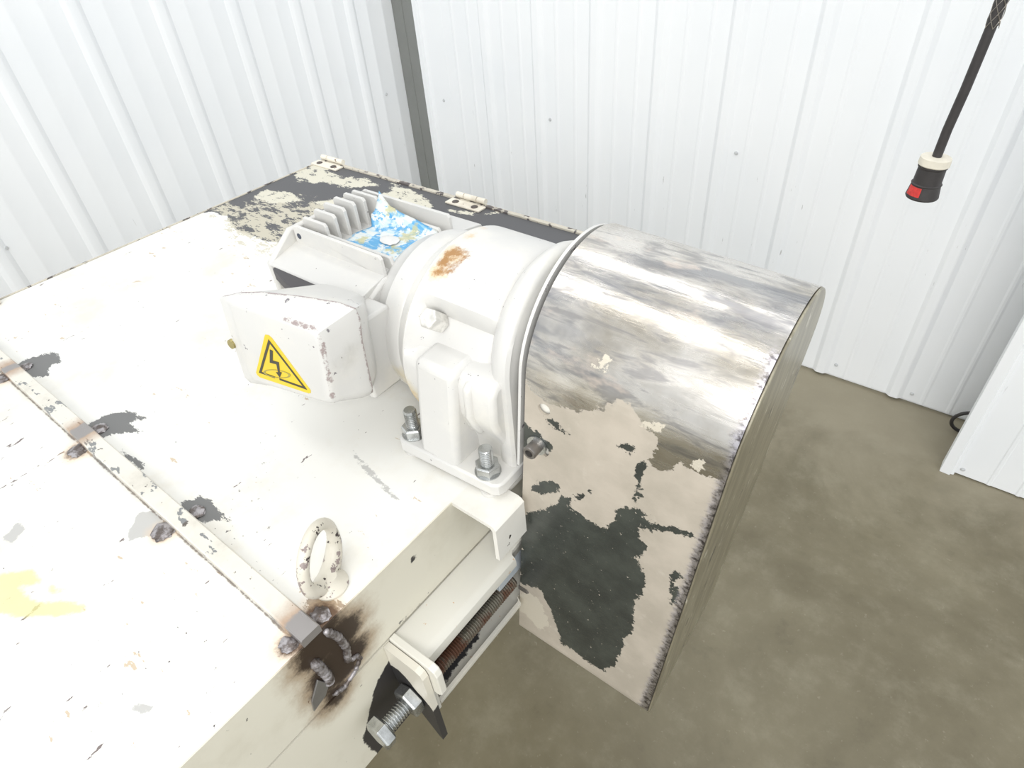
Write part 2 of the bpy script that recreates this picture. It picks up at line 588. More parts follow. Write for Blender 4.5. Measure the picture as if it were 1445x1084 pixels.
# side face with the folded skirt above a lower body sheet
black_poly = [(0.190, -0.150), (0.168, -0.160), (0.150, -0.170), (0.1365, -0.185), (0.126, -0.205), (0.110, -0.235), (0.100, -0.250), (0.102, -0.285), (0.110, -0.322), (0.13, -0.34), (0.20, -0.34)]
L_side = [dict(attr='patch_dark', col=lin(52, 50, 50), amp=0.012, scale=60, rough=0.4),
          dict(attr='patch_light', col=lin(60, 58, 58), amp=0.008, scale=60, rough=0.4),
          dict(attr='burn', col=lin(140, 112, 78), amp=0.03, scale=40, soft=0.016, alpha=0.7),
          dict(attr='burn2', col=lin(46, 34, 26), amp=0.03, scale=60, soft=0.008, alpha=0.97)]
side_mat = paint('white_side_paint', lin(212, 208, 193), 0.4, lin(190, 184, 166), 0.6, L_side, [(lin(90, 86, 84), 90, 0.71, (1, 1, 1))], 0.4, 0.03)


def side_sheet(y0, y1, z0, z1, xo, xi, step=0.006):
    bm = bmesh.new()
    ny, nz = max(1, round((y1 - y0) / step)), max(1, round((z1 - z0) / step))
    G = [[bm.verts.new((xo, y0 + (y1 - y0) * i / ny, z0 + (z1 - z0) * j / nz)) for j in range(nz + 1)] for i in range(ny + 1)]
    for i in range(ny):
        for j in range(nz):
            bm.faces.new((G[i][j], G[i + 1][j], G[i + 1][j + 1], G[i][j + 1]))
    be = [e for e in bm.edges if e.is_boundary]
    r = bmesh.ops.extrude_edge_only(bm, edges=be)
    for g in r['geom']:
        if isinstance(g, bmesh.types.BMVert):
            g.co.x = xi
    bmesh.ops.contextual_create(bm, geom=[g for g in r['geom'] if isinstance(g, bmesh.types.BMEdge)])
    return bm


for nm, z0, z1 in (('side_skirt', -0.1165, -0.0005), ('lower_side_panel', -0.314, -0.1210)):
    s = obj(nm, side_sheet(-0.8, 0.985, z0, z1, -0.390, -0.396), side_mat, cab)
    V = verts_of(s)
    set_attr(s, 'patch_dark', union(V[:, 1:], [black_poly]))
    set_attr(s, 'patch_light', union(V[:, 1:], [[(0.2395, -0.026), (0.246, -0.022), (0.246, -0.032), (0.24, -0.034)], [(0.249, -0.024), (0.251, -0.024), (0.251, -0.032), (0.249, -0.033)], [(0.20, -0.11), (0.245, -0.112), (0.245, -0.116), (0.20, -0.116)]]))
    bd = blobs(V, burn)
    set_attr(s, 'burn', bd - 0.014)
    set_attr(s, 'burn2', bd)
seam_shade = simple('seam_shade', lin(44, 40, 38), 0.7)
body_mat = simple('cabinet_paint', lin(225, 221, 208), 0.45)
obj('cabinet_body', BOX(-1.446, -0.397, -0.795, 0.978, -0.313, -0.0065), body_mat, cab)
obj('seam_shade_strip', BOX(-0.3965, -0.3935, -0.79, 0.97, -0.1215, -0.1135), seam_shade, cab)  # added dark strip: its colour stands for the shade in the gap
obj('pedestal', BOX(-1.40, -0.86, -0.7, 0.85, -H, -0.313), body_mat, cab, bevel=0.004)
# raised welt along the hinge edge
edge_mat = paint('worn_edge_paint', lin(196, 190, 176), 0.5, lin(130, 124, 116), 0.8, (), [(lin(92, 86, 84), 45, 0.56, (1, 1, 1))])
obj('hinge_edge_strip', BOX(-1.455, -0.33, 0.9765, 0.987, -0.02, 0.004), edge_mat, cab, bevel=0.001)
obj('left_edge_strip', BOX(-1.457, -1.4525, -0.8, 0.987, -0.02, 0.002), edge_mat, cab, bevel=0.001)

# shelf under the gear box, folded down at its outer edge
bm = prism([(-0.3915, -0.006), (-0.3915, 0.0), (-0.331, 0.0), (-0.3255, -0.0018), (-0.322, -0.006), (-0.3215, -0.064), (-0.3275, -0.064), (-0.3275, -0.010), (-0.331, -0.006)], 0.3185, 0.3735, 1)
prism([(-0.3915, -0.006), (-0.3915, 0.0), (-0.346, 0.0), (-0.346, -0.006)], 0.3735, 0.80, 1, bm)
obj('motor_shelf', bm, paint('shelf_paint', lin(222, 220, 213), 0.40, lin(190, 186, 174), 0.5, (), [(lin(50, 46, 44), 40, 0.70, (1, 1, 1))]), cab, smooth=True, label='white shelf with a folded down lip')

# hinges
hinge_mat = paint('cream_hinge_paint', lin(226, 220, 206), 0.45, lin(150, 130, 104), 0.5, (), [(lin(110, 84, 66), 70, 0.66, (1, 1, 1))])
dark_metal = simple('dark_screw', lin(96, 88, 84), 0.4, 0.6)
for x in (-1.412, -0.930, -0.45):
    h = obj('hinge', BOX(x - 0.050, x + 0.050, 0.950, 0.976, 0.0002, 0.004), hinge_mat, cab, bevel=0.001)
    bm = bmesh.new()
    for a, b in ((-0.042, -0.02), (-0.018, 0.018), (0.02, 0.042)):
        tube([(x + a, 0.985, 0.010), (x + b, 0.985, 0.010)], 0.0065, 12, bm)
    obj('knuckle', bm, hinge_mat, h, smooth=True)
    for s in (-0.028, 0.028):
        obj('screw', lathe([(0, 0.008), (0.001, 0.008), (0.002, 0.0065), (0.0022, 0.003), (0.0014, 0.0)], (x + s, 0.962, 0.004), (0, 0, 1), 14), dark_metal, h, smooth=True, label='dark screw head')
obj('latch_block', BOX(-1.456, -1.432, 0.150, 0.182, 0.0002, 0.012), hinge_mat, cab, bevel=0.004)

# square guide bar welded across the top
L_bar = [dict(attr='burn', col=lin(150, 110, 74), amp=0.02, scale=50, soft=0.014, alpha=0.7),
         dict(attr='burn2', col=lin(150, 146, 144), amp=0.010, scale=50, soft=0.002, rough=0.3, metal=0.45)]
bar_mat = paint('bar_paint', lin(214, 210, 200), 0.32, lin(180, 176, 165), 0.9, L_bar, [(lin(128, 130, 130), 42, 0.60, (0.5, 1, 1)), (lin(96, 90, 84), 100, 0.67, (1, 1, 1))])
bm = bmesh.new()
N = 150
rings = []
for i in range(N + 1):
    x = -1.449 + (1.449 - 0.3885) * i / N
    rings.append([bm.verts.new((x, y, z)) for y, z in ((0.0935, 0.0003), (0.0935, 0.0110), (0.0950, 0.0125), (0.1150, 0.0125), (0.1165, 0.0110), (0.1165, 0.0003))])
for A, B in zip(rings, rings[1:]):
    for k in range(6):
        bm.faces.new((A[k], B[k], B[(k + 1) % 6], A[(k + 1) % 6]))
bm.faces.new(rings[0])
bm.faces.new(rings[-1][::-1])
bar = obj('guide_bar', bm, bar_mat, cab, label='long square bar welded across the top')
V = verts_of(bar)
b2 = blobs(V, [(-0.392, 0.105, 0.012, 0.028), (-0.905, 0.105, 0.012, 0.018), (-1.165, 0.105, 0.012, 0.014)])
set_attr(bar, 'burn2', b2)
set_attr(bar, 'burn', b2 - 0.012)

# weld blobs
t = NT('weld_bead')
n = t.noise(90, 6)
c = t.mixc(t.ramp(n, 0.4, 0.6), lin(170, 166, 168), lin(100, 92, 88))
c = t.mixc(t.ramp(t.noise(50, 4, off=(3, 3, 3)), 0.66, 0.72), c, lin(160, 120, 84))
weld_mat = t.done(c, 0.42, 0.6, t.bump(n, 0.8, 0.002))


def lump(cx, cy, cz, rx_, ry_, rz_, seed, sub=3):
    bm = bmesh.new()
    bmesh.ops.create_icosphere(bm, subdivisions=sub, radius=1)
    for v in bm.verts:
        k = 1 + 0.38 * mnoise.noise(v.co * 2.1 + Vector((seed, seed * 2, 0)))
        v.co = Vector((cx + v.co.x * rx_ * k, cy + v.co.y * ry_ * k, cz + v.co.z * rz_ * k))
    return bm


for i, (x, y, r) in enumerate(((-1.168, 0.086, 0.012), (-1.168, 0.124, 0.010), (-0.886, 0.085, 0.012), (-0.905, 0.124, 0.011), (-0.650, 0.083, 0.013), (-0.642, 0.124, 0.010), (-0.405, 0.086, 0.009), (-0.403, 0.126, 0.010))):
    obj('weld', lump(x, y, 0.001, r * 1.1, r, 0.0026, i), weld_mat, cab, smooth=True, angle=60)


def bead(path, r, seed):
    P_ = [Vector(p) for p in path]
    pts, rad = [], []
    for a, b in zip(P_, P_[1:]):
        k = max(2, int((b - a).length / 0.0022))
        for j in range(k):
            pts.append(a.lerp(b, j / k))
    pts.append(P_[-1])
    for i, p in enumerate(pts):
        e = min(1.0, 0.45 + 0.3 * min(i, len(pts) - 1 - i))
        rad.append(r * e * (1 + 0.16 * math.sin(i * 2.1 + seed) + 0.1 * random.random()))
    return tube(pts, rad, 10)


bead_mat = weld_mat
for i, path in enumerate((
        [(-0.389, 0.1185, -0.004), (-0.389, 0.128, -0.030), (-0.389, 0.131, -0.058), (-0.389, 0.126, -0.084)],
        [(-0.389, 0.0945, -0.030), (-0.389, 0.0975, -0.052), (-0.389, 0.1000, -0.072), (-0.389, 0.0985, -0.088)],
        [(-0.389, 0.126, -0.084), (-0.389, 0.1375, -0.088), (-0.389, 0.1395, -0.098), (-0.389, 0.129, -0.110), (-0.389, 0.110, -0.118), (-0.389, 0.095, -0.112)])):
    obj('weld_bead', bead(path, (0.0042, 0.0054, 0.0028)[i], i), bead_mat, cab, smooth=True, angle=60)
bm = prism([(0.089, -0.062), (0.0975, -0.086), (0.088, -0.098), (0.070, -0.104), (0.073, -0.086)], -0.390, -0.3875, 0)
obj('torn_plate', bm, simple('bare_steel_scrap', lin(150, 148, 146), 0.35, 0.7), cab, bevel=0.0006, label='small bare steel remnant under the weld')

# lifting eye welded to the top
eye_mat = paint('eye_paint', lin(206, 201, 188), 0.35, lin(180, 173, 156), 0.6, (), [(lin(140, 128, 124), 55, 0.575, (1, 1, 1)), (lin(66, 58, 56), 90, 0.64, (1, 1, 1))])
bm = bmesh.new()
cx, cy, cz = -0.431, 0.1605, 0.0415
ring = []
d_y, d_z = Vector((-0.466, 0.885, 0.0)), Vector((0.0, 0.0, 1.0))
for k in range(48):
    a = 2 * math.pi * k / 48
    ring.append(Vector((cx, cy, cz)) + d_y * math.cos(a) * 0.0340 + d_z * math.sin(a) * 0.0355)
rr = [0.0066 + 0.0040 * max(0, -math.sin(2 * math.pi * k / 48)) for k in range(48)]
tube(ring, rr, 14, bm, closed=True)
eye = obj('lifting_eye', bm, eye_mat, cab, smooth=True, angle=70, label='cream lifting eye with flaking paint')
bm = lathe([(0, 0.0195), (0.003, 0.020), (0.006, 0.018), (0.010, 0.0125), (0.016, 0.010)], (cx + 0.008, cy - 0.004, 0.0002), (0, 0, 1), 28)
obj('collar', bm, eye_mat, eye, smooth=True)

# ---------------------------------------------------------------- take-up frame with the adjusting bolt
tk = thing('take_up_frame', 'white channel frame with an adjusting bolt on the cabinet side below the shelf', 'bracket', (-0.36, 0.30, H - 0.25))
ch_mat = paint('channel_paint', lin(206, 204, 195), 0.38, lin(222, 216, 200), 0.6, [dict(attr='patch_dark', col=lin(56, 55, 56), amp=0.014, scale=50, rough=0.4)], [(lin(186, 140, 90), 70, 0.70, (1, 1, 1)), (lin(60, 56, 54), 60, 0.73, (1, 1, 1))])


def chan_section():
    o = [(-0.3890, -0.1190), (-0.3480, -0.1190), (-0.3415, -0.1205), (-0.3365, -0.1250), (-0.3350, -0.1310), (-0.3350, -0.1400), (-0.3400, -0.1400), (-0.3400, -0.1320),
         (-0.3425, -0.1275), (-0.3480, -0.1250), (-0.3830, -0.1250), (-0.3830, -0.2440), (-0.3450, -0.2440), (-0.3420, -0.2425), (-0.3400, -0.2400), (-0.3400, -0.2340), (-0.3350, -0.2340), (-0.3350, -0.2420), (-0.3370, -0.2470), (-0.3420, -0.2500), (-0.3890, -0.2500)]
    return o


bm = bmesh.new()
sec = chan_section()
NY = 110
rings = []
for i in range(NY + 1):
    y = 0.191 + (0.78 - 0.191) * i / NY
    rings.append([bm.verts.new((x if y < 0.367 else min(x, -0.3455 - 0.046 * (y - 0.372)), y, z)) for j, (x, z) in enumerate(sec)])
for A, B in zip(rings, rings[1:]):
    for k in range(len(sec)):
        bm.faces.new((A[k], A[(k + 1) % len(sec)], B[(k + 1) % len(sec)], B[k]))
bm.faces.new(rings[0])
bm.faces.new(rings[-1][::-1])
chn = obj('channel', bm, ch_mat, tk, smooth=True, angle=30)
V = verts_of(chn)
# bare black primer inside: web and the inner flange near the plate
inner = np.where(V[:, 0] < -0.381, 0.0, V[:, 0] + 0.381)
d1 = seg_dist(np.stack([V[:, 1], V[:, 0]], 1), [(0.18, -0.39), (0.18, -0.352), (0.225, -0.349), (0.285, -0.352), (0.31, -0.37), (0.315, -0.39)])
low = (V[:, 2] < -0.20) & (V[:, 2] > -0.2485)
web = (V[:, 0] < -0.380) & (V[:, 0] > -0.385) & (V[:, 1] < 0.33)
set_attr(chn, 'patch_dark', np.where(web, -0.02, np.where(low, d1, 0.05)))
rod_in = obj('slide_block', BOX(-0.3825, -0.3465, 0.335, 0.40, -0.180, -0.1255), simple('slide_block_paint', lin(176, 184, 190), 0.4), tk, bevel=0.001)
pl_mat = paint('plate_paint', lin(212, 208, 196), 0.4, lin(210, 204, 188), 0.5, [dict(attr='patch_dark', col=lin(50, 49, 50), amp=0.012, scale=60, rough=0.4)], [(lin(70, 66, 64), 60, 0.74, (1, 1, 1))])


def xz_plate(poly, y0, y1, step=0.004):
    """plate cut to an outline, its front face subdivided for the paint mask"""
    bm = prism(poly, y0, y1, 1)
    bmesh.ops.triangulate(bm, faces=[f for f in bm.faces if len(f.verts) > 4])
    bmesh.ops.subdivide_edges(bm, edges=bm.edges, cuts=3, use_grid_fill=True)
    return bm


ep = obj('end_plate', xz_plate([(-0.3895, -0.1225), (-0.336, -0.1175), (-0.328, -0.120), (-0.3245, -0.128), (-0.3235, -0.297), (-0.330, -0.294), (-0.386, -0.215), (-0.3895, -0.190)], 0.1705, 0.1795), pl_mat, tk)
V = verts_of(ep)
set_attr(ep, 'patch_dark', np.minimum(seg_dist(V[:, [0, 2]], [(-0.375, -0.160), (-0.350, -0.172), (-0.345, -0.190), (-0.327, -0.205), (-0.31, -0.22), (-0.31, -0.31), (-0.333, -0.31), (-0.345, -0.275), (-0.40, -0.26), (-0.40, -0.175)]), 1))
obj('backing_plate', prism([(-0.3895, -0.1165), (-0.322, -0.1105), (-0.314, -0.113), (-0.3105, -0.122), (-0.3105, -0.165), (-0.316, -0.172), (-0.335, -0.175), (-0.335, -0.250), (-0.3895, -0.250)], 0.1805, 0.1905, 1), paint('welded_plate_paint', lin(216, 214, 205), 0.38, lin(222, 216, 200), 0.6, (), [(lin(90, 84, 80), 60, 0.72, (1, 1, 1))]), tk, bevel=0.0015)
t = NT('zinc_steel')
n = t.noise(40, 5)
zinc = t.done(t.mixc(t.ramp(n, 0.35, 0.7), lin(206, 208, 208), lin(164, 166, 164)), t.mixf(n, 0.18, 0.34), 0.9, t.bump(t.noise(150, 3), 0.08, 0.0006))
t = NT('rusty_thread')
n = t.noise(26, 6, 0.7)
rusty = t.done(t.mixc(t.ramp(n, 0.42, 0.58), lin(150, 146, 134), lin(96, 66, 50)), t.mixf(n, 0.25, 0.6), t.mixf(t.ramp(n, 0.42, 0.58), 0.85, 0.3))
RX, RZ = -0.3560, -0.2045
RD = (0, 1, 0)
obj('adjusting_rod', threads((RX, 0.122, RZ), RD, 0.0112, 0.049, 0.0038), zinc, tk, smooth=True, angle=18)
obj('adjusting_rod', threads((RX, 0.191, RZ), RD, 0.0120, 0.180, 0.0038), rusty, tk, smooth=True, angle=18, label='rusty stretch of threaded rod inside the channel')
obj('bolt_head', hexnut((RX, 0.106, RZ), RD, 0.0215, 0.0155, phase=0.5), zinc, tk, bevel=0.0006)
obj('lock_nut', hexnut((RX, 0.1535, RZ), RD, 0.0215, 0.0165, phase=0.25), zinc, tk, bevel=0.0006)

# ---------------------------------------------------------------- gear motor
GO = Vector((-0.42, 0.50, H))
GR = Matrix.Rotation(0.006, 4, 'Z')
gm = thing('gear_motor', 'white finned electric gear motor bolted on the shelf beside the steel chain guard', 'motor', GO, GR)
L_gear = [dict(attr='rust', col=lin(206, 172, 112), amp=0.03, scale=40, soft=0.006, alpha=0.6),
          dict(attr='rust2', col=lin(150, 106, 52), amp=0.03, scale=60, soft=0.004, alpha=0.9),
          dict(attr='grime', col=lin(190, 170, 110), amp=0.03, scale=40, soft=0.012, alpha=0.45)]
gear_mat = paint('gear_motor_paint', WHITE, 0.3, lin(230, 226, 214), 0.5, L_gear, chip_set, 0.45, 0.04)
motor_mat = paint('motor_paint', WHITE, 0.32, lin(228, 224, 212), 0.5, (), chip_set, 0.45, 0.04)
AX = 0.12                                    # shaft height


def arch(u, r, zc, bottom, hw=None, n=28):
    """cross section: half circle over straight sides"""
    hw = hw or r
    pts = [(u, -hw, bottom)]
    for k in range(7):
        pts.append((u, -hw, bottom + (zc - bottom) * (k + 1) / 8))
    for k in range(n + 1):
        a = math.pi - math.pi * k / n
        pts.append((u, hw * math.cos(a), zc + r * math.sin(a)))
    for k in range(7):
        pts.append((u, hw, zc - (zc - bottom) * (k + 1) / 8))
    pts.append((u, hw, bottom))
    return pts


def loft(secs, bm=None):
    bm = bm or bmesh.new()
    R_ = [[bm.verts.new(p) for p in s] for s in secs]
    n = len(R_[0])
    for A, B in zip(R_, R_[1:]):
        for k in range(n):
            bm.faces.new((A[k], A[(k + 1) % n], B[(k + 1) % n], B[k]))
    bm.faces.new(R_[0])
    bm.faces.new(R_[-1][::-1])
    return bm


def circ(u, r, zc=AX, n=96, y=0.0):
    return [(u, y + r * math.cos(-math.pi / 2 - 2 * math.pi * k / n), zc + r * math.sin(-math.pi / 2 - 2 * math.pi * k / n)) for k in range(n)]


# cylindrical gear case
case = [(-0.080, 0.122), (-0.078, 0.1275), (-0.074, 0.1295), (-0.0725, 0.1285), (-0.071, 0.1305), (-0.060, 0.1305), (-0.04, 0.1302), (-0.02, 0.130), (0.0, 0.1298), (0.015, 0.1294), (0.026, 0.128), (0.034, 0.1245), (0.040, 0.1185), (0.045, 0.112), (0.050, 0.108)]
case_s = [circ(u, r) for u, r in case]
# flatten the front quadrant into the bolt pocket
for s in case_s:
    for i, (u, y, z) in enumerate(s):
        if y < 0 and z > AX and u > -0.066:
            a = math.degrees(math.atan2(z - AX, -y))
            if 10 < a < 46:
                k = min(1, (a - 10) / 8) * min(1, (46 - a) / 3.0) * min(1, (u + 0.066) / 0.010)
                f = 1 - 0.17 * k
                s[i] = (u, y * f, AX + (z - AX) * f)
        z0 = s[i][2]
        if z0 < 0.026:
            s[i] = (s[i][0], s[i][1], 0.026)
gc = obj('gear_case', loft(case_s), gear_mat, gm, 'l', smooth=True, angle=32)
V = verts_of(gc)
set_attr(gc, 'rust', blobs(V, [(-0.475, 0.46, 0.244, 0.016), (-0.476, 0.437, 0.234, 0.013), (-0.478, 0.43, 0.224, 0.006), (-0.482, 0.50, 0.250, 0.006), (-0.486, 0.53, 0.249, 0.004), (-0.492, 0.375, 0.085, 0.010), (-0.49, 0.38, 0.06, 0.012)]))
set_attr(gc, 'rust2', blobs(V, [(-0.470, 0.464, 0.2445, 0.013), (-0.472, 0.450, 0.240, 0.012), (-0.475, 0.437, 0.234, 0.008), (-0.49, 0.385, 0.052, 0.004)]))
set_attr(gc, 'grime', blobs(V, [(-0.495, 0.385, 0.07, 0.018), (-0.495, 0.375, 0.10, 0.014)]))
# output side flange with straight flanks
fl = [arch(0.042, 0.098, 0.150, 0.026, 0.098), arch(0.049, 0.106, 0.150, 0.026, 0.106), arch(0.056, 0.1105, 0.152, 0.026, 0.111), arch(0.066, 0.112, 0.154, 0.026, 0.113), arch(0.072, 0.110, 0.154, 0.026, 0.112), arch(0.0755, 0.105, 0.154, 0.026, 0.108)]
fl = [[(u - 0.042 * (y + 0.11) - 0.001, y, z) for u, y, z in f_] for f_ in fl]
obj('output_flange', loft(fl), motor_mat, gm, 'l', smooth=True, angle=40)
# foot: base plate, front column, rib
bm = prism([(-0.087, -0.151), (-0.078, -0.1575), (0.068, -0.1500), (0.075, -0.1455), (0.078, -0.138), (0.072, 0.135), (0.066, 0.146), (-0.078, 0.146), (-0.087, 0.135), (-0.087, -0.142)], 0.006, 0.026, 2)
obj('foot_plate', bm, motor_mat, gm, 'l', bevel=0.003, smooth=True)


def wedge(u0b, u1b, u0t, u1t, yb, yt, z0, z1, yback, ztop_back):
    bm = bmesh.new()
    v = [bm.verts.new(p) for p in ((u0b, yb, z0), (u1b, yb, z0), (u1t, yt, z1), (u0t, yt, z1), (u0b, yback, z0), (u1b, yback, z0), (u1t, yback, ztop_back), (u0t, yback, ztop_back))]
    for f in ((0, 1, 2, 3), (5, 4, 7, 6), (1, 5, 6, 2), (4, 0, 3, 7), (3, 2, 6, 7), (0, 4, 5, 1)):
        bm.faces.new([v[i] for i in f])
    return bm


obj('column', wedge(-0.050, 0.014, -0.046, 0.016, -0.1525, -0.136, 0.018, 0.160, -0.05, 0.168), motor_mat, gm, 'l', bevel=0.009, seg=3, smooth=True)
def face_web(off, ztop):
    return [(-0.05, 0.018), (-0.106 - off * 0.4, 0.018), (-0.108 - off * 0.5, 0.045), (-0.114 - off, 0.066), (-0.124 - off, 0.084), (-0.131 - off, 0.105), (-0.129 - off, 0.145), (-0.122 - off, ztop), (-0.05, ztop + 0.012)]


obj('web', prism(face_web(0.0, 0.156), 0.002, 0.066, 0), motor_mat, gm, 'l', bevel=0.007, seg=3, smooth=True)
obj('rib', prism([(y, z) for y, z in face_web(0.005, 0.152) if z > 0.05], 0.024, 0.036, 0), motor_mat, gm, 'l', bevel=0.005, seg=3, smooth=True)
obj('column', wedge(-0.062, 0.070, -0.064, 0.06, 0.146, 0.128, 0.018, 0.14, 0.05, 0.17), motor_mat, gm, 'l', bevel=0.006, smooth=True)
# foot bolts
for u, v_, zt in ((-0.072, -0.137, 0.068), (0.050, -0.134, 0.066), (-0.072, 0.130, 0.068), (0.060, 0.130, 0.066)):
    nut = obj('nut', hexnut((u, v_, 0.0265), (0, 0, 1), 0.0158, 0.0145, phase=0.3 + u * 5), zinc, gm, 'l', bevel=0.0006)
    obj('washer', lathe([(0, 0.0165), (0.0015, 0.0165), (0.0016, 0.0)], (u, v_, 0.0262), (0, 0, 1), 24), zinc, nut, 'l', smooth=True)
    st = obj('stud', threads((u, v_, 0.036), (0, 0, 1), 0.0086, zt - 0.036, 0.0030), zinc, nut, 'l', smooth=True, angle=18)
    obj('spacer', lathe([(0, 0.0125), (0.0058, 0.0125), (0.0059, 0.0)], (u + (0.006 if u > 0 else 0), v_ - 0.006, 0.0002), (0, 0, 1), 20), motor_mat, gm, 'l', smooth=True)
# hex plug in the pocket
pd = Vector((0, -0.72, 0.69)).normalized()
obj('plug_bolt', hexnut((-0.040, -0.088, AX + 0.064), pd, 0.0128, 0.027, phase=0.2), simple('painted_bolt', lin(228, 226, 220), 0.25, 0.3, 0.15, 90), gm, 'l', bevel=0.0012)

# adapter bell between gear case and motor
bell = [(-0.168, 0.086), (-0.160, 0.097), (-0.150, 0.103), (-0.135, 0.106), (-0.132, 0.109), (-0.129, 0.1125), (-0.122, 0.1135), (-0.112, 0.1140), (-0.102, 0.1145), (-0.099, 0.1125), (-0.096, 0.1145), (-0.088, 0.1160), (-0.081, 0.119), (-0.079, 0.119)]
bl = obj('adapter_bell', loft([circ(u, r) for u, r in bell]), gear_mat, gm, 'l', smooth=True, angle=40)
V = verts_of(bl)
set_attr(bl, 'rust', blobs(V, [(-0.505, 0.395, 0.055, 0.012), (-0.51, 0.49, 0.235, 0.002), (-0.50, 0.40, 0.04, 0.01)]))
set_attr(bl, 'rust2', blobs(V, [(-0.502, 0.405, 0.045, 0.006)]))
set_attr(bl, 'grime', blobs(V, [(-0.515, 0.39, 0.07, 0.022), (-0.52, 0.385, 0.09, 0.016)]))

# motor frame: octagonal body with shelf-like corners
U0, U1 = -0.332, -0.150
secp = [(-0.100, 0.060), (-0.100, 0.184), (-0.078, 0.196), (-0.070, 0.199), (0.070, 0.199), (0.078, 0.196), (0.100, 0.184), (0.100, 0.060), (0.070, 0.030), (-0.070, 0.030)]
obj('motor_frame', prism(secp, U0, U1, 0), motor_mat, gm, 'l', bevel=0.004, smooth=True)
# shelves at the four corners
bm = prism([(-0.113, 0.184), (-0.115, 0.187), (-0.113, 0.190), (-0.064, 0.202), (-0.060, 0.190), (-0.099, 0.184)], U0 - 0.002, U1 - 0.004, 0)
obj('corner_shelf', bm, motor_mat, gm, 'l', bevel=0.001)
bm = prism([(0.124, 0.184), (0.126, 0.187), (0.124, 0.190), (0.064, 0.202), (0.060, 0.190), (0.099, 0.184)], U0 - 0.002, U1 - 0.004, 0)
obj('corner_shelf', bm, motor_mat, gm, 'l', bevel=0.001)
# rear end plate
obj('rear_plate', prism([(-0.112, 0.060), (-0.115, 0.189), (-0.070, 0.222), (0.070, 0.222), (0.122, 0.187), (0.122, 0.060), (0.080, 0.018), (-0.080, 0.018)], U0 - 0.010, U0 - 0.0005, 0), motor_mat, gm, 'l', bevel=0.003, smooth=True)


def fin(v, ztop, ua, ub, low=None, th=0.0052):
    """upright fin; low = height of the wall that carries on to the front"""
    zb = 0.196
    pts = [(ua, zb), (ua, ztop - 0.004), (ua + 0.003, ztop), (ub - 0.004, ztop), (ub - 0.001, ztop - 0.004), (ub, zb + (0 if low is None else low))]
    if low is not None:
        pts += [(U1 - 0.01, zb + low), (U1 - 0.002, zb)]
    else:
        pts += [(ub + 0.001, zb)]
    bm = prism([(p[0], p[1]) for p in pts], v - th / 2, v + th / 2, 1)
    return bm


tops = [0.2265, 0.231, 0.236, 0.2385, 0.2395, 0.2385, 0.235, 0.229]
for i, zt in enumerate(tops):
    v_ = -0.064 + 0.0183 * i
    ua = U0 + 0.001 + (0.004 if 1 < i < 6 else 0)
    if i in (0, 7):
        bm = fin(v_, zt, U0 + 0.002, U1 - 0.004)
    elif i in (1, 6):
        bm = fin(v_, zt, ua, U0 + (0.052 if i == 1 else 0.056), low=0.020)
    else:
        bm = fin(v_, zt, ua, U0 + 0.050)
    obj('fin', bm, motor_mat, gm, 'l', bevel=0.001)
obj('hole_disc', lathe([(0, 0.0042), (0.0008, 0.0042), (0.0009, 0.0)], (U0 + 0.012, -0.0664, 0.213), (0, -1, 0), 14), simple('hole_shade', lin(70, 76, 90), 0.7), gm, 'l', label='small dark disc painted for a hole in the fin wall')  # flat dark disc in place of a hole, its shade is only colour
# nameplate pad and torn blue nameplate sticker
obj('name_pad', BOX(U0 + 0.068, U1 - 0.006, -0.040, 0.042, 0.196, 0.2055), motor_mat, gm, 'l', bevel=0.002)
t = NT('torn_blue_sticker')
n = t.noise(45, 6, 0.7)
nl = t.noise(80, 3, 0.5, (0.5, 3.0, 1))
c = t.mixc(t.ramp(n, 0.49, 0.53), lin(84, 152, 196), lin(204, 208, 206))
c = t.mixc(t.math('MULTIPLY', t.ramp(nl, 0.52, 0.56), 0.5), c, lin(160, 196, 214))
c = t.mixc(t.math('MULTIPLY', t.ramp(t.noise(24, 5, off=(5, 5, 5)), 0.56, 0.62), 0.7), c, lin(176, 170, 110))
st_mat = t.done(c, 0.45, 0.0, t.bump(n, 0.4, 0.001))
bm = bmesh.new()
nu, nv = 24, 18
G = []
for i in range(nu + 1):
    row = []
    for j in range(nv + 1):
        a, b = i / nu, j / nv
        u = U0 + 0.066 + a * 0.106 + 0.006 * mnoise.noise(Vector((b * 4, 1, a)))
        v_ = -0.041 + b * 0.084 + 0.004 * mnoise.noise(Vector((a * 4, 3, b)))
        z = 0.2062 + 0.0016 * abs(mnoise.noise(Vector((a * 5, b * 5, 2))))
        # peeled-up far edge
        if b > 0.82:
            z += (b - 0.82) * 0.11 * (1.3 - a) + 0.0
        if a < 0.16 and b > 0.7:
            z += (0.16 - a) * 0.10
        row.append(bm.verts.new((u, v_, z)))
    G.append(row)
for i in range(nu):
    for j in range(nv):
        bm.faces.new((G[i][j], G[i + 1][j], G[i + 1][j + 1], G[i][j + 1]))
s = obj('nameplate_sticker', bm, st_mat, gm, 'l', smooth=True, angle=80, label='torn and peeling blue and white nameplate sticker')
sm = s.modifiers.new('thick', 'SOLIDIFY')
sm.thickness = 0.0004
bm = lump(0, 0, 0, 0.017, 0.011, 0.0016, 4, 2)
bm.transform(Matrix.Translation((U0 + 0.125, -0.004, 0.2085)))
obj('torn_flap', bm, simple('torn_paper', lin(206, 206, 204), 0.6), s, 'l')

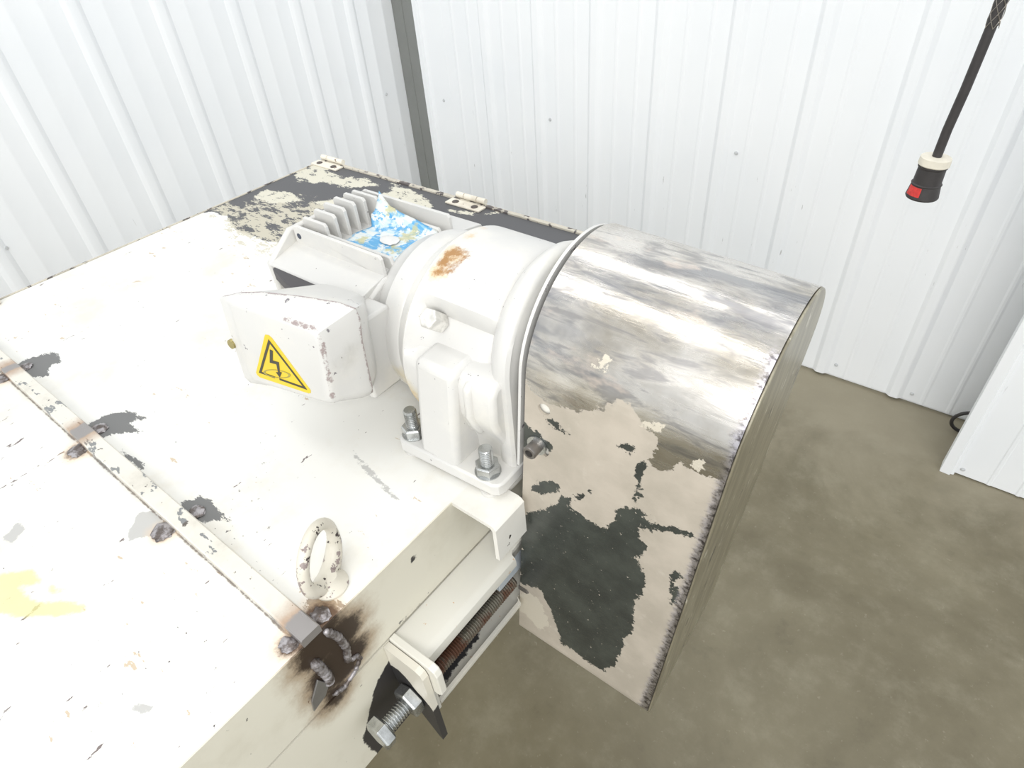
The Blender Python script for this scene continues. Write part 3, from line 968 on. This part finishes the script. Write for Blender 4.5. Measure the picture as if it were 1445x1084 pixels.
# terminal box: neck, black gasket, body and lid
obj('box_neck', BOX(-0.175, -0.120, -0.150, -0.095, 0.070, 0.186), motor_mat, gm, 'l', bevel=0.004, smooth=True)
gas_mat = paint('black_gasket', lin(74, 72, 74), 0.6, None, 0, (), [(lin(220, 218, 210), 60, 0.66, (1, 1, 1))])
obj('gasket', prism([(-0.325, -0.101), (-0.325, -0.118), (-0.290, -0.128), (-0.215, -0.150), (-0.21, -0.101)], 0.168, 0.187, 2), gas_mat, gm, 'l', bevel=0.002)
G_IN = (Matrix.Translation(GO) @ GR).inverted()


def W(p):
    return Vector((p[0], p[1], p[2] + H))


rim = [(-0.6621, 0.27, 0.2300), (-0.6350, 0.2800, 0.2390), (-0.6084, 0.2894, 0.2430), (-0.5598, 0.3069, 0.2445), (-0.5165, 0.3226, 0.2430), (-0.4980, 0.3293, 0.2380), (-0.4955, 0.3302, 0.2250), (-0.5000, 0.3285, 0.1938), (-0.5034, 0.3273, 0.1260), (-0.5050, 0.3270, 0.1170), (-0.5150, 0.3230, 0.1105), (-0.5600, 0.3069, 0.1080),
       (-0.6300, 0.2815, 0.1030), (-0.6700, 0.2670, 0.1010), (-0.6760, 0.2650, 0.1080), (-0.6700, 0.2670, 0.1634)]
face = [(-0.6450, 0.2655, 0.2300), (-0.6300, 0.2670, 0.2335), (-0.6000, 0.2702, 0.2345), (-0.5550, 0.2750, 0.2352), (-0.5150, 0.2788, 0.2360), (-0.5030, 0.2805, 0.2320), (-0.5020, 0.2803, 0.2200), (-0.5040, 0.2793, 0.1900), (-0.5082, 0.2778, 0.1450), (-0.5100, 0.2770, 0.1360), (-0.5180, 0.2755, 0.1315), (-0.5550, 0.2700, 0.1270),
        (-0.6200, 0.2610, 0.1195), (-0.6500, 0.2572, 0.1165), (-0.6530, 0.2568, 0.1240), (-0.6490, 0.2610, 0.1800)]
nrm = Vector((0.12, -0.992, 0.045)).normalized()
cf = sum((Vector(p) for p in face), Vector()) / len(face)
cr = sum((Vector(p) for p in rim), Vector()) / len(rim)
face = [tuple(Vector(p) - nrm * ((Vector(p) - cf).dot(nrm))) for p in face]


def shrink(pts, c, k, off):
    return [tuple(Vector(p).lerp(c, k) + nrm * off) for p in pts]


secs = [rim, shrink(rim, cr, 0.0, 0.006), [tuple(Vector(a).lerp(Vector(b), 0.30) + nrm * 0.004) for a, b in zip(rim, face)], [tuple(Vector(a).lerp(Vector(b), 0.80) + nrm * 0.001) for a, b in zip(rim, face)],
        [tuple(Vector(a).lerp(Vector(b), 0.95)) for a, b in zip(rim, face)], shrink(face, cf, 0.03, 0.0012), shrink(face, cf, 0.10, 0.0025)]
secs = [[tuple(G_IN @ W(p)) for p in s] for s in secs]
lid_mat = paint('lid_paint', WHITE, 0.34, lin(214, 210, 200), 0.5, [dict(attr='rust', col=lin(150, 148, 140), amp=0.03, scale=40, soft=0.02, alpha=0.7), dict(attr='rust2', col=lin(150, 138, 136), amp=0.014, scale=110, soft=0.001)], chip_set, 0.4, 0.04)
lid = obj('box_lid', loft(secs), lid_mat, gm, 'l', smooth=True, angle=50)
V = verts_of(lid)
set_attr(lid, 'rust', blobs(V, [(-0.50, 0.30, 0.165, 0.008), (-0.50, 0.305, 0.19, 0.004), (-0.60, 0.266, 0.21, 0.004)]))
ed = np.full(len(V), 1.0)
for p in rim:
    ed = np.minimum(ed, np.linalg.norm(V - np.array(p), axis=1) - 0.0017)
for p in face[3:10]:
    ed = np.minimum(ed, np.linalg.norm(V - np.array(p), axis=1) - 0.0025)
set_attr(lid, 'rust2', ed)
bodyb = [shrink(rim, cr, 0.05, -0.001), shrink(rim, cr, 0.07, -0.010), shrink(rim, cr, 0.16, -0.026)]
back_ring = [tuple(Vector((-0.600 + (p[0] + 0.585) * 0.5, 0.378 + (p[0] + 0.585) * 0.06, 0.165 + (p[2] - 0.17) * 0.55))) for p in rim]
bodyb.append(back_ring)
obj('terminal_box', loft([[tuple(G_IN @ W(p)) for p in s] for s in bodyb]), motor_mat, gm, 'l', smooth=True, angle=50)
# lid screw at the left edge
bm = lathe([(0, 0.0065), (0.004, 0.006), (0.0045, 0.0)], tuple(G_IN @ W((-0.672, 0.262, 0.163))), (0.1, -0.9, 0.1), 12)
obj('lid_screw', bm, simple('brass_screw', lin(172, 160, 110), 0.35, 0.8), gm, 'l', smooth=True)

# warning sticker: rounded yellow triangle, black border, flash symbol


def flat_piece(pts, off, th=0.0003):
    bm = bmesh.new()
    A = [bm.verts.new(G_IN @ (W(p) + nrm * off)) for p in pts]
    B = [bm.verts.new(G_IN @ (W(p) + nrm * (off + th))) for p in pts]
    n_ = len(A)
    bm.faces.new(A)
    bm.faces.new(B[::-1])
    for i in range(n_):
        bm.faces.new((A[i], B[i], B[(i + 1) % n_], A[(i + 1) % n_]))
    return bm


def inplane(x, z):
    # point of the lid face at a given x and z
    y = cf.y - (nrm.x * (x - cf.x) + nrm.z * (z - cf.z)) / nrm.y
    return (x, y, z)


yel = simple('yellow_sticker', lin(222, 190, 40), 0.45, 0, 0.03, 40)
blk = simple('black_print', lin(58, 56, 44), 0.5, 0, 0.05)
outer = [(-0.5929, 0.2018), (-0.5905, 0.2050), (-0.5840, 0.2062), (-0.5800, 0.2035), (-0.5401, 0.1441), (-0.5415, 0.1395), (-0.5450, 0.1378), (-0.5503, 0.1371), (-0.6300, 0.1303), (-0.6335, 0.1325), (-0.6343, 0.1361)]
stk = obj('warning_sticker', flat_piece([inplane(*p) for p in outer], 0.0026), yel, gm, 'l', label='yellow triangular electrical warning sticker')
tri = [(-0.5868, 0.2000), (-0.5455, 0.1430), (-0.6278, 0.1385)]
ctr = (sum(p[0] for p in tri) / 3, sum(p[1] for p in tri) / 3)


def ins(p, k):
    return (p[0] + (ctr[0] - p[0]) * k, p[1] + (ctr[1] - p[1]) * k)


bm = bmesh.new()
T1, T2 = tri, [ins(p, 0.15) for p in tri]


def quad(bm, pts, off):
    vs = [bm.verts.new(G_IN @ (W(inplane(*p)) + nrm * off)) for p in pts]
    vt = [bm.verts.new(G_IN @ (W(inplane(*p)) + nrm * (off + 0.0002))) for p in pts]
    bm.faces.new(vs)
    bm.faces.new(vt[::-1])
    n_ = len(vs)
    for i in range(n_):
        bm.faces.new((vs[i], vt[i], vt[(i + 1) % n_], vs[(i + 1) % n_]))


def lerp2(a, b, k):
    return (a[0] + (b[0] - a[0]) * k, a[1] + (b[1] - a[1]) * k)


quad(bm, [T1[0], T1[1], T2[1], T2[0]], 0.0031)
quad(bm, [T1[2], T1[0], T2[0], T2[2]], 0.0031)
quad(bm, [T1[1], lerp2(T1[1], T1[2], 0.56), lerp2(T2[1], T2[2], 0.56), T2[1]], 0.0031)
quad(bm, [lerp2(T1[1], T1[2], 0.66), T1[2], T2[2], lerp2(T2[1], T2[2], 0.66)], 0.0031)
bolt = [(-0.5905, 0.1850), (-0.5858, 0.1845), (-0.5920, 0.1690), (-0.5815, 0.1700), (-0.5858, 0.1545), (-0.5822, 0.1550), (-0.5895, 0.1450), (-0.5935, 0.1515), (-0.5893, 0.1530), (-0.5875, 0.1650), (-0.5990, 0.1635)]
quad(bm, bolt, 0.0032)
obj('warning_print', bm, blk, stk, 'l')
bm = bmesh.new()
for k in range(24):
    a0, a1 = 2 * math.pi * k / 24, 2 * math.pi * (k + 1) / 24
    quad(bm, [(-0.5930 + r * math.cos(a) * 1.0, 0.1492 + r * math.cos(a) * 0.28 + r * math.sin(a) * 0.24) for r, a in ((0.0255, a0), (0.0255, a1), (0.0215, a1), (0.0215, a0))], 0.00315)
obj('warning_print', bm, simple('worn_grey_print', lin(160, 150, 70), 0.5), stk, 'l', label='faded grey ellipse print')

# ---------------------------------------------------------------- chain guard
CA = Matrix(((0.99753, -0.03915, 0.05837), (0.03676, 0.99846, 0.04148), (-0.0599, -0.03923, 0.99743))).to_4x4()
guard = thing('chain_guard', 'round-topped bare steel chain guard with peeling primer beside the gear motor', 'guard', (-0.33, 0.3817, H), CA)
RG, ZT, ZB, LG = 0.1195, 0.1789, -0.3439, 0.2196


def gprof(off=0.0, ds=0.006):
    """outline (y, z) of the guard shell: up the front, over the arch, down the back, along the bottom"""
    r = RG - off
    rb = 0.024
    pts = []
    n = int((ZT - ZB - rb) / ds)
    for k in range(n + 1):
        pts.append((RG - r, ZB + rb + (ZT - ZB - rb) * k / n))
    n = int(math.pi * r / ds)
    for k in range(1, n):
        a = math.pi - math.pi * k / n
        pts.append((RG + r * math.cos(a), ZT + r * math.sin(a)))
    for k in range(21):
        pts.append((RG + r, ZT - (ZT - ZB - rb) * k / 20))
    r2 = rb - off
    for k in range(1, 6):
        a = -math.pi / 2 * k / 5
        pts.append((2 * RG - rb + r2 * math.cos(a), ZB + rb + r2 * math.sin(a)))
    for k in range(1, 10):
        pts.append((2 * RG - rb + (2 * rb - 2 * RG) * k / 10, ZB + off))
    for k in range(0, 5):
        a = -math.pi / 2 - math.pi / 2 * k / 5
        pts.append((rb + r2 * math.cos(a), ZB + rb + r2 * math.sin(a)))
    return pts


def shell(x0, x1, th, nx):
    bm = bmesh.new()
    O, I = gprof(0), gprof(th)
    O, I = O[:min(len(O), len(I))], I[:min(len(O), len(I))]
    n = len(O)
    RO = [[bm.verts.new((x0 + (x1 - x0) * i / nx, y, z)) for y, z in O] for i in range(nx + 1)]
    RI = [[bm.verts.new((x0 + (x1 - x0) * i / nx, y, z)) for y, z in I] for i in range(nx + 1)]
    for R_, fl_ in ((RO, 0), (RI, 1)):
        for A, B in zip(R_, R_[1:]):
            for k in range(n):
                q = (A[k], A[(k + 1) % n], B[(k + 1) % n], B[k])
                bm.faces.new(q if not fl_ else q[::-1])
    for R1, R2 in ((RO[0], RI[0]), (RO[-1], RI[-1])):
        for k in range(n):
            bm.faces.new((R1[k], R1[(k + 1) % n], R2[(k + 1) % n], R2[k]))
    return bm


big = [[-0.0039, -0.0515], [0.0245, -0.0216], [0.051, 0.0168], [0.0684, 0.042], [0.0625, 0.02], [0.077, 0.0178], [0.1013, 0.0102], [0.1176, 0.0125], [0.1247, 0.0559], [0.1396, 0.0766], [0.1523, 0.0742], [0.154, 0.0477], [0.1527, 0.0278], [0.164, 0.0215], [0.1565, -0.009], [0.1701, -0.0278], [0.1752, -0.0492], [0.1665, -0.076], [0.1681, -0.1196], [0.1745, -0.1298], [0.1643, -0.1857], [0.1618, -0.2473], [0.1451, -0.2956], [0.1239, -0.2936], [0.0852, -0.2902], [0.0732, -0.2955], [0.0641, -0.248], [0.0371, -0.1901], [0.0132, -0.1947], [-0.0014, -0.203]]
dark_list = [big,
             [[0.1377, 0.1431], [0.145, 0.1457], [0.1423, 0.1231], [0.1458, 0.106], [0.1442, 0.0845], [0.1404, 0.0829], [0.1414, 0.1029], [0.138, 0.1203]],
             [[0.1528, 0.0554], [0.1606, 0.0734], [0.1623, 0.0628], [0.1827, 0.0704], [0.2076, 0.0808], [0.2072, 0.0757], [0.1802, 0.0624], [0.1562, 0.0495]],
             [[0.0526, 0.0218], [0.0911, 0.0654], [0.0892, 0.0568], [0.0625, 0.02]],
             [[0.0126, 0.0195], [0.0459, 0.0511], [0.0514, 0.04], [0.0311, 0.0155], [0.0129, 0.0105]],
             [[0.115, 0.1492], [0.1279, 0.1571], [0.1261, 0.1428]],
             [[-0.0044, 0.0991], [0.019, 0.115], [0.0364, 0.1011], [0.0316, 0.0868], [0.0012, 0.0678]],
             [[-0.0067, 0.1199], [0.0049, 0.1156], [0.0118, 0.1064], [0.0007, 0.0908], [-0.0061, 0.0867]],
             [[0.0589, 0.1278], [0.0321, 0.1311], [0.0272, 0.1388], [0.0447, 0.1435]],
             [[0.1947, 0.0044], [0.2064, 0.0082], [0.212, -0.0431], [0.2081, -0.0545]]]
dark_list = [d for d in dark_list]
steel_line = [[-0.1, 0.19], [-0.0016, 0.178], [0.0171, 0.1638], [0.0516, 0.1674], [0.0835, 0.1799], [0.1114, 0.2043], [0.1276, 0.195], [0.1480, 0.188], [0.150, 0.142], [0.165, 0.137], [0.172, 0.155], [0.1766, 0.163], [0.2019, 0.165], [0.2154, 0.17], [0.32, 0.2], [0.32, 1.0], [-0.1, 1.0]]
redge = [[0.2145, 0.30], [0.2135, 0.0453], [0.2125, -0.1478], [0.2085, -0.30], [0.210, -0.36], [0.24, -0.36], [0.24, 0.30]]
white_list = [[[0.0772, 0.2399], [0.0868, 0.2389], [0.0841, 0.2253], [0.0703, 0.2281]], [[0.1323, 0.1885], [0.1553, 0.2016], [0.1506, 0.188]], [[0.185, 0.1651], [0.1961, 0.178], [0.1934, 0.1587]]]

t = NT('guard_steel_and_primer')
sd, ss, sw, sr = t.attr('primer_dark'), t.attr('bare_steel'), t.attr('cream_spot'), t.attr('edge_wear_bend_refl')
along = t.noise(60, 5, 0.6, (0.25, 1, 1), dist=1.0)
brush = t.noise(220, 3, 0.6, (0.12, 1, 1), (0, 0.35, 0))
brush2 = t.noise(150, 3, 0.6, (0.15, 1, 1), (0, -0.5, 0))
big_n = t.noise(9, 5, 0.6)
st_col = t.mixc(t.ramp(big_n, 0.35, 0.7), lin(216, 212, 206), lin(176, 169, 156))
st_col = t.mixc(t.math('MULTIPLY', t.ramp(along, 0.50, 0.66), 0.55), st_col, lin(120, 119, 124))  # streaks in the colour imitate dark bands reflected by the steel
refl_band = t.noise(16, 5, 0.62, (0.22, 1, 1), (0.0, 0.12, 0), dist=0.6, off=(7, 3, 3))
st_col = t.mixc(t.math('MULTIPLY', t.ramp(refl_band, 0.50, 0.62), 0.6), st_col, lin(128, 131, 138))  # grey-blue bands painted for reflections, doubling as smudges and heat tint
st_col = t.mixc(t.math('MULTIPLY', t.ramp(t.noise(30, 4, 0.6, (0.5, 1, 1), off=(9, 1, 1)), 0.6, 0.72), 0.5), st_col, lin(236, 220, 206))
pr_col = t.mixc(t.ramp(t.noise(14, 5, 0.6, off=(2, 7, 1)), 0.3, 0.7), lin(188, 179, 166), lin(170, 162, 149))
pr_col = t.mixc(t.math('MULTIPLY', t.ramp(t.noise(40, 4, 0.6, off=(1, 1, 6)), 0.60, 0.7), 0.3), pr_col, lin(200, 194, 182))
dk_col = t.mixc(t.ramp(t.noise(20, 5, 0.6, off=(6, 6, 6)), 0.35, 0.7), lin(54, 57, 54), lin(70, 74, 69))
nz = t.noise(48, 10, 0.72)
nzf = t.noise(230, 4, 0.7)
nz2 = t.noise(22, 8, 0.68, (0.6, 1, 1), off=(3, 9, 2))
fs = t.ramp(t.math('ADD', ss, t.math('ADD', t.math('MULTIPLY', t.math('SUBTRACT', nz2, 0.5), 0.06), t.math('MULTIPLY', t.math('SUBTRACT', nzf, 0.5), 0.012))), -0.0006, 0.0006, inv=True)
fd = t.ramp(t.math('ADD', sd, t.math('ADD', t.math('MULTIPLY', t.math('SUBTRACT', nz, 0.5), 0.036), t.math('MULTIPLY', t.math('SUBTRACT', nzf, 0.5), 0.010))), -0.0004, 0.0004, inv=True)
spk = t.ramp(t.noise(130, 4, 0.7, off=(1, 8, 8)), 0.655, 0.67)
fd = t.math('SUBTRACT', fd, t.math('MULTIPLY', spk, fd))
extra = t.ramp(t.noise(34, 7, 0.7, off=(8, 2, 4)), 0.728, 0.732)
fd = t.math('MAXIMUM', fd, extra)
fw_ = t.ramp(t.math('ADD', sw, t.math('MULTIPLY', t.math('SUBTRACT', nz, 0.5), 0.05)), -0.0004, 0.0004, inv=True)
fr = t.ramp(t.math('ADD', sr, t.math('MULTIPLY', t.math('SUBTRACT', t.noise(150, 6, 0.75, (0.4, 1, 1)), 0.5), 0.020)), -0.005, 0.005, inv=True)
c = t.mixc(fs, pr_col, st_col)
c = t.mixc(t.math('MULTIPLY', fd, t.math('SUBTRACT', 1.0, fs)), c, dk_col)
c = t.mixc(fr, c, t.mixc(t.ramp(t.noise(240, 4, 0.7, (0.5, 1, 0.7), off=(1, 2, 3)), 0.38, 0.56), lin(104, 100, 104), lin(204, 200, 206)))
c = t.mixc(fw_, c, lin(196, 189, 174))
fm = t.math('MAXIMUM', fs, fr)
fm = t.math('MULTIPLY', fm, t.math('SUBTRACT', 1.0, fw_))
rr_ = t.mixf(fs, t.mixf(fd, 0.45, 0.3), t.mixf(t.ramp(along, 0.3, 0.7), 0.20, 0.34))
rr_ = t.mixf(fr, rr_, 0.35)
nb = t.bump(brush, 0.35, 0.0005)
nb = t.bump(brush2, 0.25, 0.0005, nb)
nb = t.bump(fd, 0.25, 0.0006, nb)
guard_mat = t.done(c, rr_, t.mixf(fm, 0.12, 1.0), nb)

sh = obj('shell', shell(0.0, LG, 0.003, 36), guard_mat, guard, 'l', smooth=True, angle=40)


def local_verts(o):
    a = np.empty(len(o.data.vertices) * 3)
    o.data.vertices.foreach_get('co', a)
    return a.reshape(-1, 3)


def cut_holes(o, cutters):
    for bmc in cutters:
        me = bpy.data.meshes.new('cut')
        bmesh.ops.recalc_face_normals(bmc, faces=bmc.faces)
        bmc.to_mesh(me)
        bmc.free()
        c_ = bpy.data.objects.new('cut', me)
        COL.objects.link(c_)
        c_.parent = o.parent
        md = o.modifiers.new('cut', 'BOOLEAN')
        md.object = c_
        md.operation = 'DIFFERENCE'
        md.solver = 'EXACT'
        bpy.context.view_layer.update()
        dg = bpy.context.evaluated_depsgraph_get()
        new = bpy.data.meshes.new_from_object(o.evaluated_get(dg))
        o.modifiers.remove(md)
        old = o.data
        if len(new.vertices) > 100:
            o.data = new
        bpy.data.objects.remove(c_)


cut_holes(sh, [lathe([(-0.02, 0.0075), (0.02, 0.0075)], (0.0248, 0.0, 0.1499), (0, 1, 0), 20),
               prism([(0.014, 0.087), (0.030, 0.080), (0.034, 0.086), (0.033, 0.094), (0.020, 0.102)], -0.01, 0.01, 1)])
# distance along the unrolled shell stands in for z above the start of the arch
V = local_verts(sh)
zz = V[:, 2].copy()
over = V[:, 2] > ZT
ang = np.arctan2(V[:, 2] - ZT, RG - V[:, 1])
zz[over] = ZT + ang[over] * RG
back = (V[:, 1] > RG) & ~over
zz[back] = 1.0
P2 = np.stack([V[:, 0], zz], 1)
set_attr(sh, 'primer_dark', union(P2, dark_list))
set_attr(sh, 'bare_steel', union(P2, [steel_line, [[-0.1, -0.330], [0.3, -0.322], [0.3, -0.45], [-0.1, -0.45]]]))  # second polygon: bare strip added for the floor reflection on the bend
set_attr(sh, 'cream_spot', union(P2, white_list + [[[-0.004, -0.235], [0.020, -0.215], [0.034, -0.215], [0.050, -0.255], [0.052, -0.285], [0.030, -0.290], [-0.004, -0.275]]]))
set_attr(sh, 'edge_wear_bend_refl', union(P2, [redge, [[-0.01, -0.335], [0.23, -0.325], [0.23, -0.40], [-0.01, -0.40]]]))  # right edge is wear; bottom polygon paints the bend's dark floor reflection

# end panel at the far side
t = NT('end_panel_steel')
st1 = t.noise(80, 4, 0.6, (1, 1, 0.12))
c = t.mixc(t.ramp(st1, 0.4, 0.6), lin(176, 170, 150), lin(150, 144, 126))
c = t.mixc(t.ramp(t.noise(45, 6, 0.7, (1, 1, 0.4), off=(3, 1, 1)), 0.60, 0.63), c, lin(222, 218, 204))
c = t.mixc(t.ramp(t.noise(26, 6, 0.7, (1, 1, 0.4), off=(5, 4, 1)), 0.64, 0.66), c, lin(74, 70, 72))
end_mat = t.done(c, 0.28, 0.7, t.bump(st1, 0.15, 0.0006))
ep_prof = gprof(0.0005)
obj('end_panel', prism([p for i, p in enumerate(ep_prof)], LG + 0.0002, LG + 0.003, 0), end_mat, guard, 'l', smooth=True, bevel=0.0015)
# pale back plate between guard and gear box
bp = [p for p in gprof(0.003)]
bp = [(p[0] - 0.002, p[1] + 0.001) for p in bp if p[1] > 0.04]
bm = prism(bp, -0.0095, -0.006, 0)
obj('back_plate', bm, motor_mat, guard, 'l', smooth=True, label='thin white back plate of the guard')
# hanger tab seen through the holes
obj('inner_tab', BOX(0.004, 0.045, 0.006, 0.009, 0.06, 0.17), simple('tab_paint', lin(236, 234, 226), 0.4), guard, 'l')
# socket head screw
blk_ox = simple('dark_socket_screw', lin(132, 128, 124), 0.35, 0.75, 0.1, 60)
ws = obj('washer', lathe([(0, 0.0125), (0.0022, 0.0125), (0.0023, 0.0)], (0.0185, -0.0005, 0.0930), (0, -1, 0), 28), zinc, guard, 'l', smooth=True)
bm = bmesh.new()
lathe([(0, 0.0080), (0.013, 0.0083), (0.0145, 0.0075), (0.0146, 0.0048), (0.008, 0.0046), (0.0079, 0.0)], (0.0185, -0.0028, 0.0930), (0, -1, 0), 28, bm)
obj('socket_screw', bm, blk_ox, guard, 'l', smooth=True, angle=30)
bm = prism([(-0.002, -0.2185), (0.012, -0.2185), (0.016, -0.214), (0.012, -0.2095), (-0.002, -0.2095)], -0.0016, -0.0002, 1)
obj('slot_rim', bm, blk_ox, guard, 'l', bevel=0.0005, label='dark slot edge low on the guard')

# ---------------------------------------------------------------- hanging cord and connector
PX, PY = -0.130, 1.56
cord = thing('hanging_power_cord', 'black power cord hanging in front of the white wall with a round connector', 'cord', (PX, PY, 1.27))
rub = simple('black_rubber', lin(58, 55, 55), 0.55, 0, 0.1, 60)
pz = 1.272                                    # lower end of the connector
path = [(PX, PY, pz + 0.075), (PX + 0.001, PY, pz + 0.14), (PX + 0.006, PY, pz + 0.22), (PX + 0.010, PY, pz + 0.34), (PX + 0.012, PY, pz + 0.6), (PX + 0.012, PY, pz + 1.4)]
obj('cord', tube(path, 0.0092, 14), rub, cord, 'a', smooth=True)
tilt = Vector((-0.01, 0, -1)).normalized()
O = Vector((PX, PY, pz + 0.080))
bm = lathe([(0, 0.026), (0.004, 0.0285), (0.016, 0.0285), (0.018, 0.0265), (0.05, 0.0275), (0.052, 0.0300), (0.054, 0.0285), (0.074, 0.0315), (0.080, 0.0325), (0.083, 0.031), (0.084, 0.027), (0.080, 0.025), (0.079, 0.0)], O, tilt, 32)
con = obj('connector', bm, rub, cord, 'a', smooth=True, angle=30)
creamp = simple('cream_plastic', lin(226, 220, 204), 0.5, 0, 0.06, 40)
bm = bmesh.new()
lathe([(-0.006, 0.020), (-0.004, 0.0295), (0.010, 0.0305), (0.012, 0.0285)], O, tilt, 32, bm)
for v in bm.verts:                             # clamp bites lower on one side
    v.co.z -= max(0, (v.co.x - PX)) * 0.05
clamp = obj('cord_clamp', bm, creamp, cord, 'a', smooth=True, angle=30, label='cream cord clamp at the top of the connector')
# red label curved round the lower front left
bm = bmesh.new()
side = tilt.orthogonal().normalized()
ref = Vector((-0.55, -0.83, 0.0)).normalized()
ref = (ref - tilt * ref.dot(tilt)).normalized()
oth = tilt.cross(ref)
cols = []
for k in range(9):
    a = math.radians(-30 + 60 * k / 8)
    dirv = ref * math.cos(a) + oth * math.sin(a)
    cols.append([bm.verts.new(O + tilt * d + dirv * r) for d, r in ((0.0555, 0.0296), (0.0745, 0.0324), (0.0745, 0.0316), (0.0555, 0.0288))])
for A, B in zip(cols, cols[1:]):
    for k in range(4):
        bm.faces.new((A[k], B[k], B[(k + 1) % 4], A[(k + 1) % 4]))
bm.faces.new(cols[0])
bm.faces.new(cols[-1][::-1])
obj('red_label', bm, simple('red_label', lin(214, 62, 58), 0.5, 0, 0.15, 150), con, 'a', smooth=True)
# wire mesh grip round the upper cord
bm = bmesh.new()
z0, z1 = pz + 0.325, pz + 0.75
for d in (1, -1):
    for s in range(5):
        pts = []
        for k in range(60):
            z = z0 + (z1 - z0) * k / 59
            a = d * (k / 59) * 22 + s * 2 * math.pi / 5
            cxx = PX + 0.0105
            pts.append((cxx + 0.0112 * math.cos(a), PY + 0.0112 * math.sin(a), z))
        tube(pts, 0.0007, 4, bm)
obj('mesh_grip', bm, simple('steel_wire', lin(170, 164, 156), 0.35, 0.8), cord, 'a', label='steel wire mesh grip')
obj('grip_sleeve', tube([(PX + 0.0095, PY, z0 + 0.004), (PX + 0.0108, PY, z0 + 0.15), (PX + 0.0118, PY, z1)], 0.0104, 14), rub, cord, 'a', smooth=True)

# cable loop on the floor behind the partition
bm = bmesh.new()
pts = []
for k in range(40):
    a = 2 * math.pi * k / 40
    pts.append((0.235 + 0.060 * math.cos(a), 2.450 + 0.020 * math.cos(a + 0.4), 0.066 + 0.058 * math.sin(a)))
tube(pts, 0.0068, 10, bm, closed=True)
fc = obj('floor_cable', bm, rub, None, 'a', smooth=True)
fc['label'] = 'black cable loop on the floor at the wall foot behind the partition edge'
fc['category'] = 'cable'
